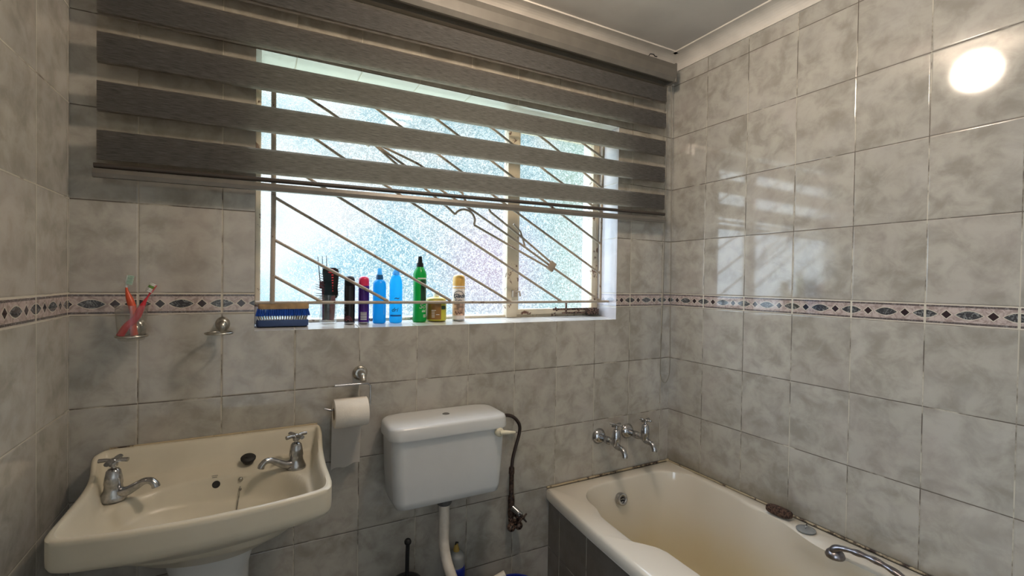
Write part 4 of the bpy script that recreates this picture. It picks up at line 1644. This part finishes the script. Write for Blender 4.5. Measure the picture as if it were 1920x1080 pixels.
b.add(vs + [(x, 0.002, z) for x, _, z in vs], [(0, 1, 2, 3, 4, 5), (11, 10, 9, 8, 7, 6)] + [(i, (i + 1) % 6, (i + 1) % 6 + 6, i + 6) for i in range(6)], 0, False)
b.tube([(-0.002, 0, 0.004), (-0.001, 0, 0.05), (0.002, 0, 0.098)], [0.009, 0.009, 0.013], 10, flat=0.5)
b.build('handle', M['teal_black'], cb)
b = MB()
for k in range(13):
    z = 0.060 + 0.0080 * k
    L = 0.030 if k < 8 else 0.020
    b.tube([(-0.006, 0, z), (-0.010 - L * 0.95, 0, z + 0.004 - 0.0002 * k + (0.008 if k > 4 else 0.0))], [0.0015, 0.0007], 5)
b.build('teeth', M['teal_black'], cb)
vb = thing('vent_brush', 'black and red vented hair brush, standing head up in the sill tumbler', 'hair brush', (tx + 0.010, ty + 0.002, zt0))
b = MB()
b.tube(spline([(-0.002, 0, 0.001), (0.001, 0, 0.05), (0.002, 0, 0.085)], 5), 0.0125, 12, flat=0.7)
b.build('handle', M['maroon'], vb)
b = MB()
rs = []
for z, w_, x_ in ((0.078, 0.016, 0.002), (0.086, 0.0230, 0.001), (0.112, 0.0215, 0.000), (0.140, 0.0245, -0.001), (0.164, 0.0275, -0.002), (0.178, 0.0260, -0.003), (0.184, 0.018, -0.004)):
    rs.append([(x_ + x * w_ / 0.02, y, z) for x, y, _ in rrect(-0.02, 0.02, -0.004, 0.004, 0.0035, 3)])
b.rings(rs)
b.build('head', M['black'], vb)
b = MB()
for k in range(9):
    z = 0.102 + 0.0092 * k
    b.tube([(-0.013, -0.006, z), (0.006, -0.006, z + 0.001)], 0.0030, 6)
b.build('vents', M['red'], vb)
b = MB()
for k in range(10):
    z = 0.100 + 0.0088 * k
    b.tube([(0.016, 0, z), (0.031, 0.002, z + 0.003)], [0.0012, 0.0006], 5)
b.build('bristles', M['black'], vb)


# two slim deodorant cans
def can(name, label, x, y, r_, hcan, hcap, body, cap, cat='spray can', dome=0.55):
    t_ = item_root(name, label, cat, x, y)
    b_ = MB()
    b_.lathe([(0.0, 0.0), (r_ * 0.90, 0.0), (r_ * 0.97, 0.002), (r_, 0.006), (r_, hcan - 0.004), (r_ * 0.96, hcan)], 32)
    b_.build('can_body', body, t_)
    b_ = MB()
    b_.lathe([(r_ * 0.99, 0.0005), (r_ * 1.02, 0.003), (r_ * 0.99, 0.0055)], 32, cap0=False, cap1=False)
    b_.build('rim', M['rim_metal'], t_)
    b_ = MB()
    pr = [(r_ * 0.95, hcan - 0.001), (r_ * 0.985, hcan + 0.001), (r_ * 0.965, hcan + hcap * 0.45)]
    for k in range(7):
        a = PI / 2 * k / 6
        pr.append((r_ * 0.965 * math.cos(a) ** dome if k < 6 else 0.001, hcan + hcap * (0.45 + 0.55 * math.sin(a))))
    b_.lathe(pr, 32)
    b_.build('cap', cap, t_)
    return t_


x_, y_ = 0.724, 0.0845
c1 = can('deodorant_can', 'slim all-black deodorant can on the sill beside the comb tumbler', x_, y_, 0.0182, 0.134, 0.034, M['can_black'], M['black'])
fa = face_angle(x_, y_)
b = MB()   # small red crest low on the can
for rr_, w_ in ((0.013, 0.0010), (0.009, 0.0008), (0.005, 0.0012)):
    pts = []
    for k in range(17):
        a = PI * k / 16
        u, z = rr_ * math.cos(a), 0.010 + rr_ * 1.3 * math.sin(a)
        an = fa - 0.25 + u / 0.0182
        pts.append((0.0186 * math.cos(an), 0.0186 * math.sin(an), z))
    b.tube(pts, w_, 5)
b.build('emblem', M['maroon'], c1)
x_, y_ = 0.7725, 0.0845
c2 = can('deodorant_can', 'slim violet deodorant can with a raspberry-red cap on the sill', x_, y_, 0.0188, 0.134, 0.034, M['purple'], M['pink_red'])
fa = face_angle(x_, y_)
barcode(0.0188, fa, 0.014, 0.040, M['label_white'], c2)


# spray bottles
def spray(name, label, x, y, r_, prof, body, collar, capm, rc, hc0, hc1, hn, cat='spray bottle'):
    t_ = item_root(name, label, cat, x, y)
    b_ = MB()
    b_.lathe(prof, 36)
    b_.build('bottle_body', body, t_)
    b_ = MB()
    b_.lathe([(0.0, hc0), (rc, hc0), (rc * 1.02, hc0 + 0.002), (rc * 0.96, hc1), (0.0, hc1)], 24)
    b_.build('collar', collar, t_)
    b_ = MB()
    b_.lathe([(rc * 0.70, hc1 - 0.001), (rc * 0.66, hc1 + 0.004), (rc * 0.56, hn - 0.003), (rc * 0.50, hn), (0.0, hn)], 20)
    b_.build('nozzle', capm, t_)
    return t_


x_, y_ = 0.829, 0.090
r_ = 0.0232
s1 = spray('spray_bottle', 'azure blue plain spray bottle with a darker collar, left of the two blue bottles', x_, y_, r_,
           [(0.0, 0.0), (r_ * 0.93, 0.0), (r_, 0.004), (r_, 0.128), (r_ * 0.97, 0.140), (r_ * 0.85, 0.149), (r_ * 0.60, 0.155), (0.010, 0.158)],
           M['blue_bottle_deep'], M['blue_collar'], M['blue_cap'], 0.0125, 0.156, 0.173, 0.197)
fa = face_angle(x_, y_)
patch(r_, fa + 0.75, fa + 0.80, 0.030, 0.072, M['label_white'], s1, 'label_edge')
x_, y_ = 0.889, 0.090
s2 = spray('spray_bottle', 'sky blue spray bottle with dark lettering, right of the two blue bottles', x_, y_, r_,
           [(0.0, 0.0), (r_ * 0.93, 0.0), (r_, 0.004), (r_, 0.138), (r_ * 0.94, 0.152), (r_ * 0.76, 0.166), (r_ * 0.58, 0.174), (0.010, 0.176)],
           M['blue_bottle'], M['blue_cap'], M['blue_cap'], 0.0128, 0.172, 0.187, 0.200)
fa = face_angle(x_, y_)
patch(r_, fa - 0.95, fa + 0.95, 0.022, 0.028, M['ink_blue'], s2, 'label_band')
text_on_cyl('dri', 0.020, r_, fa - 0.20, 0.040, M['ink'], s2, slant=0.3, bold=0.0003)
text_on_cyl('~', 0.030, r_, fa + 0.10, 0.080, M['ink_blue'], s2, slant=0.2, bold=0.0006)
x_, y_ = 0.980, 0.091
r_ = 0.0258
s3 = spray('spray_bottle', 'tall green spray bottle with a black nozzle on the sill', x_, y_, r_,
           [(0.0, 0.0), (r_ * 0.95, 0.0), (r_ * 1.02, 0.004), (r_ * 1.01, 0.016), (r_ * 0.95, 0.026), (r_ * 0.93, 0.060), (r_ * 0.94, 0.165), (r_ * 0.97, 0.176), (r_ * 0.86, 0.188), (r_ * 0.62, 0.200), (0.0125, 0.206), (0.0125, 0.208)],
           M['green_bottle'], M['black'], M['black'], 0.0130, 0.206, 0.221, 0.246)
fa = face_angle(x_, y_)
patch(r_ * 0.945, fa + 0.15, fa + 1.25, 0.078, 0.158, M['dark_green'], s3, 'label_panel')
patch(r_ * 0.95, fa - 0.35, fa + 1.2, 0.160, 0.165, M['label_white'], s3, 'label_band')
text_on_cyl('So', 0.026, r_ * 0.95, fa + 0.45, 0.050, M['label_white'], s3, slant=0.3, bold=0.0002)
for k in range(4):
    patch(r_ * 0.955, fa + 0.36 + 0.17 * k, fa + 0.47 + 0.17 * k, 0.036, 0.0425 + 0.003 * (k % 2), M['label_white'], s3, 'small_print', off=0.0006, n=4)
b = MB()
for k in range(3):
    aa = [fa + 0.55 + 0.5 * i / 5 for i in range(6)]
    zc = 0.018 + 0.004 * k
    b.add([(r_ * 1.02 * math.cos(a), r_ * 1.02 * math.sin(a), zc - 0.0010) for a in aa] + [(r_ * 1.02 * math.cos(a), r_ * 1.02 * math.sin(a), zc + 0.0010) for a in aa], [(i, i + 1, 7 + i, 6 + i) for i in range(5)])
b.build('small_print', M['label_white'], s3)

# ointment tub
x_, y_ = 1.050, 0.103
r_ = 0.0395
j1 = item_root('cream_tub', 'round tub with brown and lime label and yellow lid, right of the green bottle', 'tub', x_, y_)
b = MB()
b.lathe([(0.0, 0.0), (r_ * 0.94, 0.0), (r_, 0.004), (r_, 0.070), (r_ * 0.95, 0.074)], 36)
b.build('tub_body', M['lime'], j1)
b = MB()
b.lathe([(r_ * 0.93, 0.0735), (r_ * 0.96, 0.075), (r_ * 0.95, 0.082), (r_ * 0.80, 0.088), (r_ * 0.40, 0.091), (0.0, 0.0915)], 36)
b.build('lid', M['lid_yellow'], j1)
fa = face_angle(x_, y_)
patch(r_, fa - 1.3, fa + 0.50, 0.006, 0.069, M['brown_label'], j1, 'label_panel')
patch(r_, fa + 0.52, fa + 1.1, 0.044, 0.058, M['dark_green'], j1, 'label_panel', off=0.0006)
for k in range(6):
    zc = 0.014 + 0.0042 * k
    patch(r_, fa - 0.42, fa - 0.12, zc, zc + 0.0014, M['label_white'], j1, 'small_print', off=0.0008, n=6)
patch(r_, fa - 0.44, fa - 0.02, 0.0395, 0.042, M['label_white'], j1, 'small_print', off=0.0008, n=6)
patch(r_, fa + 0.0, fa + 0.32, 0.024, 0.0262, M['label_white'], j1, 'small_print', off=0.0008, n=6)
b = MB()
b.lathe([(0.0, 0.0), (0.012, 0.0), (0.0125, 0.003), (0.010, 0.020), (0.007, 0.024), (0.0, 0.025)], 20)
tag(b.build('small_cap', M['white_plastic'], loc=(x_ + 0.002, y_ + 0.004, sill_z(y_) + 0.0016 + 0.0915)), 'small white bottle cap standing on the yellow tub lid', 'cap')

# air freshener can
x_, y_ = 1.139, 0.092
r_ = 0.0248
c3 = can('air_freshener_can', 'white and peach air freshener can with amber cap, rightmost thing standing on the sill', x_, y_, r_, 0.136, 0.044, M['can_white'], M['amber_cap'], dome=0.40)
fa = face_angle(x_, y_)
patch(r_, fa - 1.35, fa + 1.35, 0.020, 0.074, M['peach'], c3, 'label_panel')
patch(r_, fa - 1.35, fa + 1.35, 0.126, 0.130, M['amber_cap'], c3, 'label_band')
text_on_cyl('Glade', 0.0215, r_, fa + 0.05, 0.090, M['ink'], c3, slant=0.5, bold=0.0006)
b = MB()
pts = []
for k in range(31):
    a = 2 * PI * k / 30
    an = fa + (0.020 * math.cos(a)) / r_
    pts.append(((r_ + 0.0006) * math.cos(an), (r_ + 0.0006) * math.sin(an), 0.099 + 0.017 * math.sin(a)))
b.tube(pts[:22], 0.0009, 5)
b.tube([((r_ + 0.0006) * math.cos(fa + u / r_), (r_ + 0.0006) * math.sin(fa + u / r_), 0.079 + 0.002 * math.sin(u * 300)) for u in [-0.015 + 0.03 * i / 20 for i in range(21)]], 0.0012, 5)
b.build('emblem', M['ink'], c3)
b = MB()
pts = []
for k in range(40):
    u = -0.014 + 0.028 * k / 39
    an = fa + u / r_
    pts.append(((r_ + 0.001) * math.cos(an), (r_ + 0.001) * math.sin(an), 0.030 + 0.007 * math.sin(k * 0.42) * (1 - k / 60)))
b.tube(pts, 0.0011, 5)
b.build('printed_flourish', M['ink_brown'], c3)

# ------------------------------------------------------------------ things on the floor behind the toilet
tb = thing('toilet_brush', 'black toilet brush standing in its black round holder below the cistern', 'toilet brush', (0.880, -0.125, 0.0))
b = MB()
b.lathe([(0.0, 0.0), (0.050, 0.0), (0.052, 0.01), (0.050, 0.20), (0.052, 0.330), (0.050, 0.345), (0.047, 0.362), (0.030, 0.372), (0.0, 0.374)], 32)
b.build('holder', M['black'], tb)
b = MB()
b.tube([(0, 0, 0.36), (0.001, 0, 0.45), (0.002, 0, 0.482)], 0.0068, 12)
b.build('stem', M['black'], tb)
b = MB()
b.ball((0.002, 0, 0.490), 0.0118, 16)
b.build('knob', M['black'], tb)

bo = thing('cleaner_bottle', 'blue cleaner bottle with grey shoulder and ochre nozzle behind the flush pipe', 'bottle', (1.085, -0.050, 0.0))
b = MB()
b.lathe([(0.0, 0.0), (0.031, 0.0), (0.033, 0.005), (0.033, 0.300), (0.031, 0.315), (0.029, 0.3175)], 28)
b.build('bottle_body', M['blue_plastic'], bo)
b = MB()
b.lathe([(0.0295, 0.316), (0.0305, 0.326), (0.0300, 0.350), (0.027, 0.360), (0.016, 0.368), (0.010, 0.370)], 28)
b.build('shoulder', M['grey_plastic'], bo)
b = MB()
b.lathe([(0.0, 0.368), (0.0115, 0.368), (0.0105, 0.378), (0.0055, 0.394), (0.0, 0.396)], 18)
b.build('nozzle', M['yellow_cap'], bo)
MB().tube([(-0.003, -0.001, 0.392), (-0.002, -0.002, 0.402), (0.006, -0.003, 0.399)], 0.0032, 8).build('tip', M['black'], bo)

bk = thing('bucket', 'deep blue plastic bucket on the floor between the toilet and the bath', 'bucket', (1.228, -0.245, 0.0))
b = MB()
b.lathe([(0.0, 0.0), (0.070, 0.0), (0.072, 0.004), (0.082, 0.288), (0.088, 0.292), (0.088, 0.298), (0.080, 0.298), (0.069, 0.008), (0.0, 0.008)], 40)
b.build('bucket_body', M['blue_plastic'], bk)
b = MB()
b.tube([(0.088 * math.cos(a), 0.088 * math.sin(a) * 1.0, 0.288 + 0.12 * math.sin(a)) for a in [PI + PI * k / 24 for k in range(25)]], 0.0025, 8)
b.build('handle', M['chrome_dull'], bk)
mp = thing('pipe_offcut', 'short white plastic pipe with a dark joint, leaning on the rim of the blue bucket', 'pipe', (1.120, -0.208, 0.319))
b = MB()
b.tube([(-0.038, 0.008, -0.013), (0.030, -0.002, 0.0065)], 0.0115, 16)
b.tube([(0.031, -0.002, 0.0068), (0.080, -0.008, 0.024)], 0.0125, 16)
b.build('pipe', M['pvc'], mp)
MB().tube([(0.0285, -0.002, 0.0062), (0.0325, -0.0023, 0.0074)], 0.0129, 16).build('joint', M['black_rubber'], mp)

# look-alikes carry a common group
for o in list(COL.objects):
    if o.parent is None and 'label' in o:
        kind_ = o.name.split('.')[0]
        g_ = {'toothbrush': 'toothbrushes in the wall tumbler', 'bath_tap': 'bath taps on the back wall', 'tumbler_holder': 'tumbler holders on the back wall',
              'deodorant_can': 'deodorant cans on the window sill', 'spray_bottle': 'spray bottles on the window sill', 'glass_tumbler': 'clear glass tumblers'}.get(kind_)
        if g_:
            o['group'] = g_
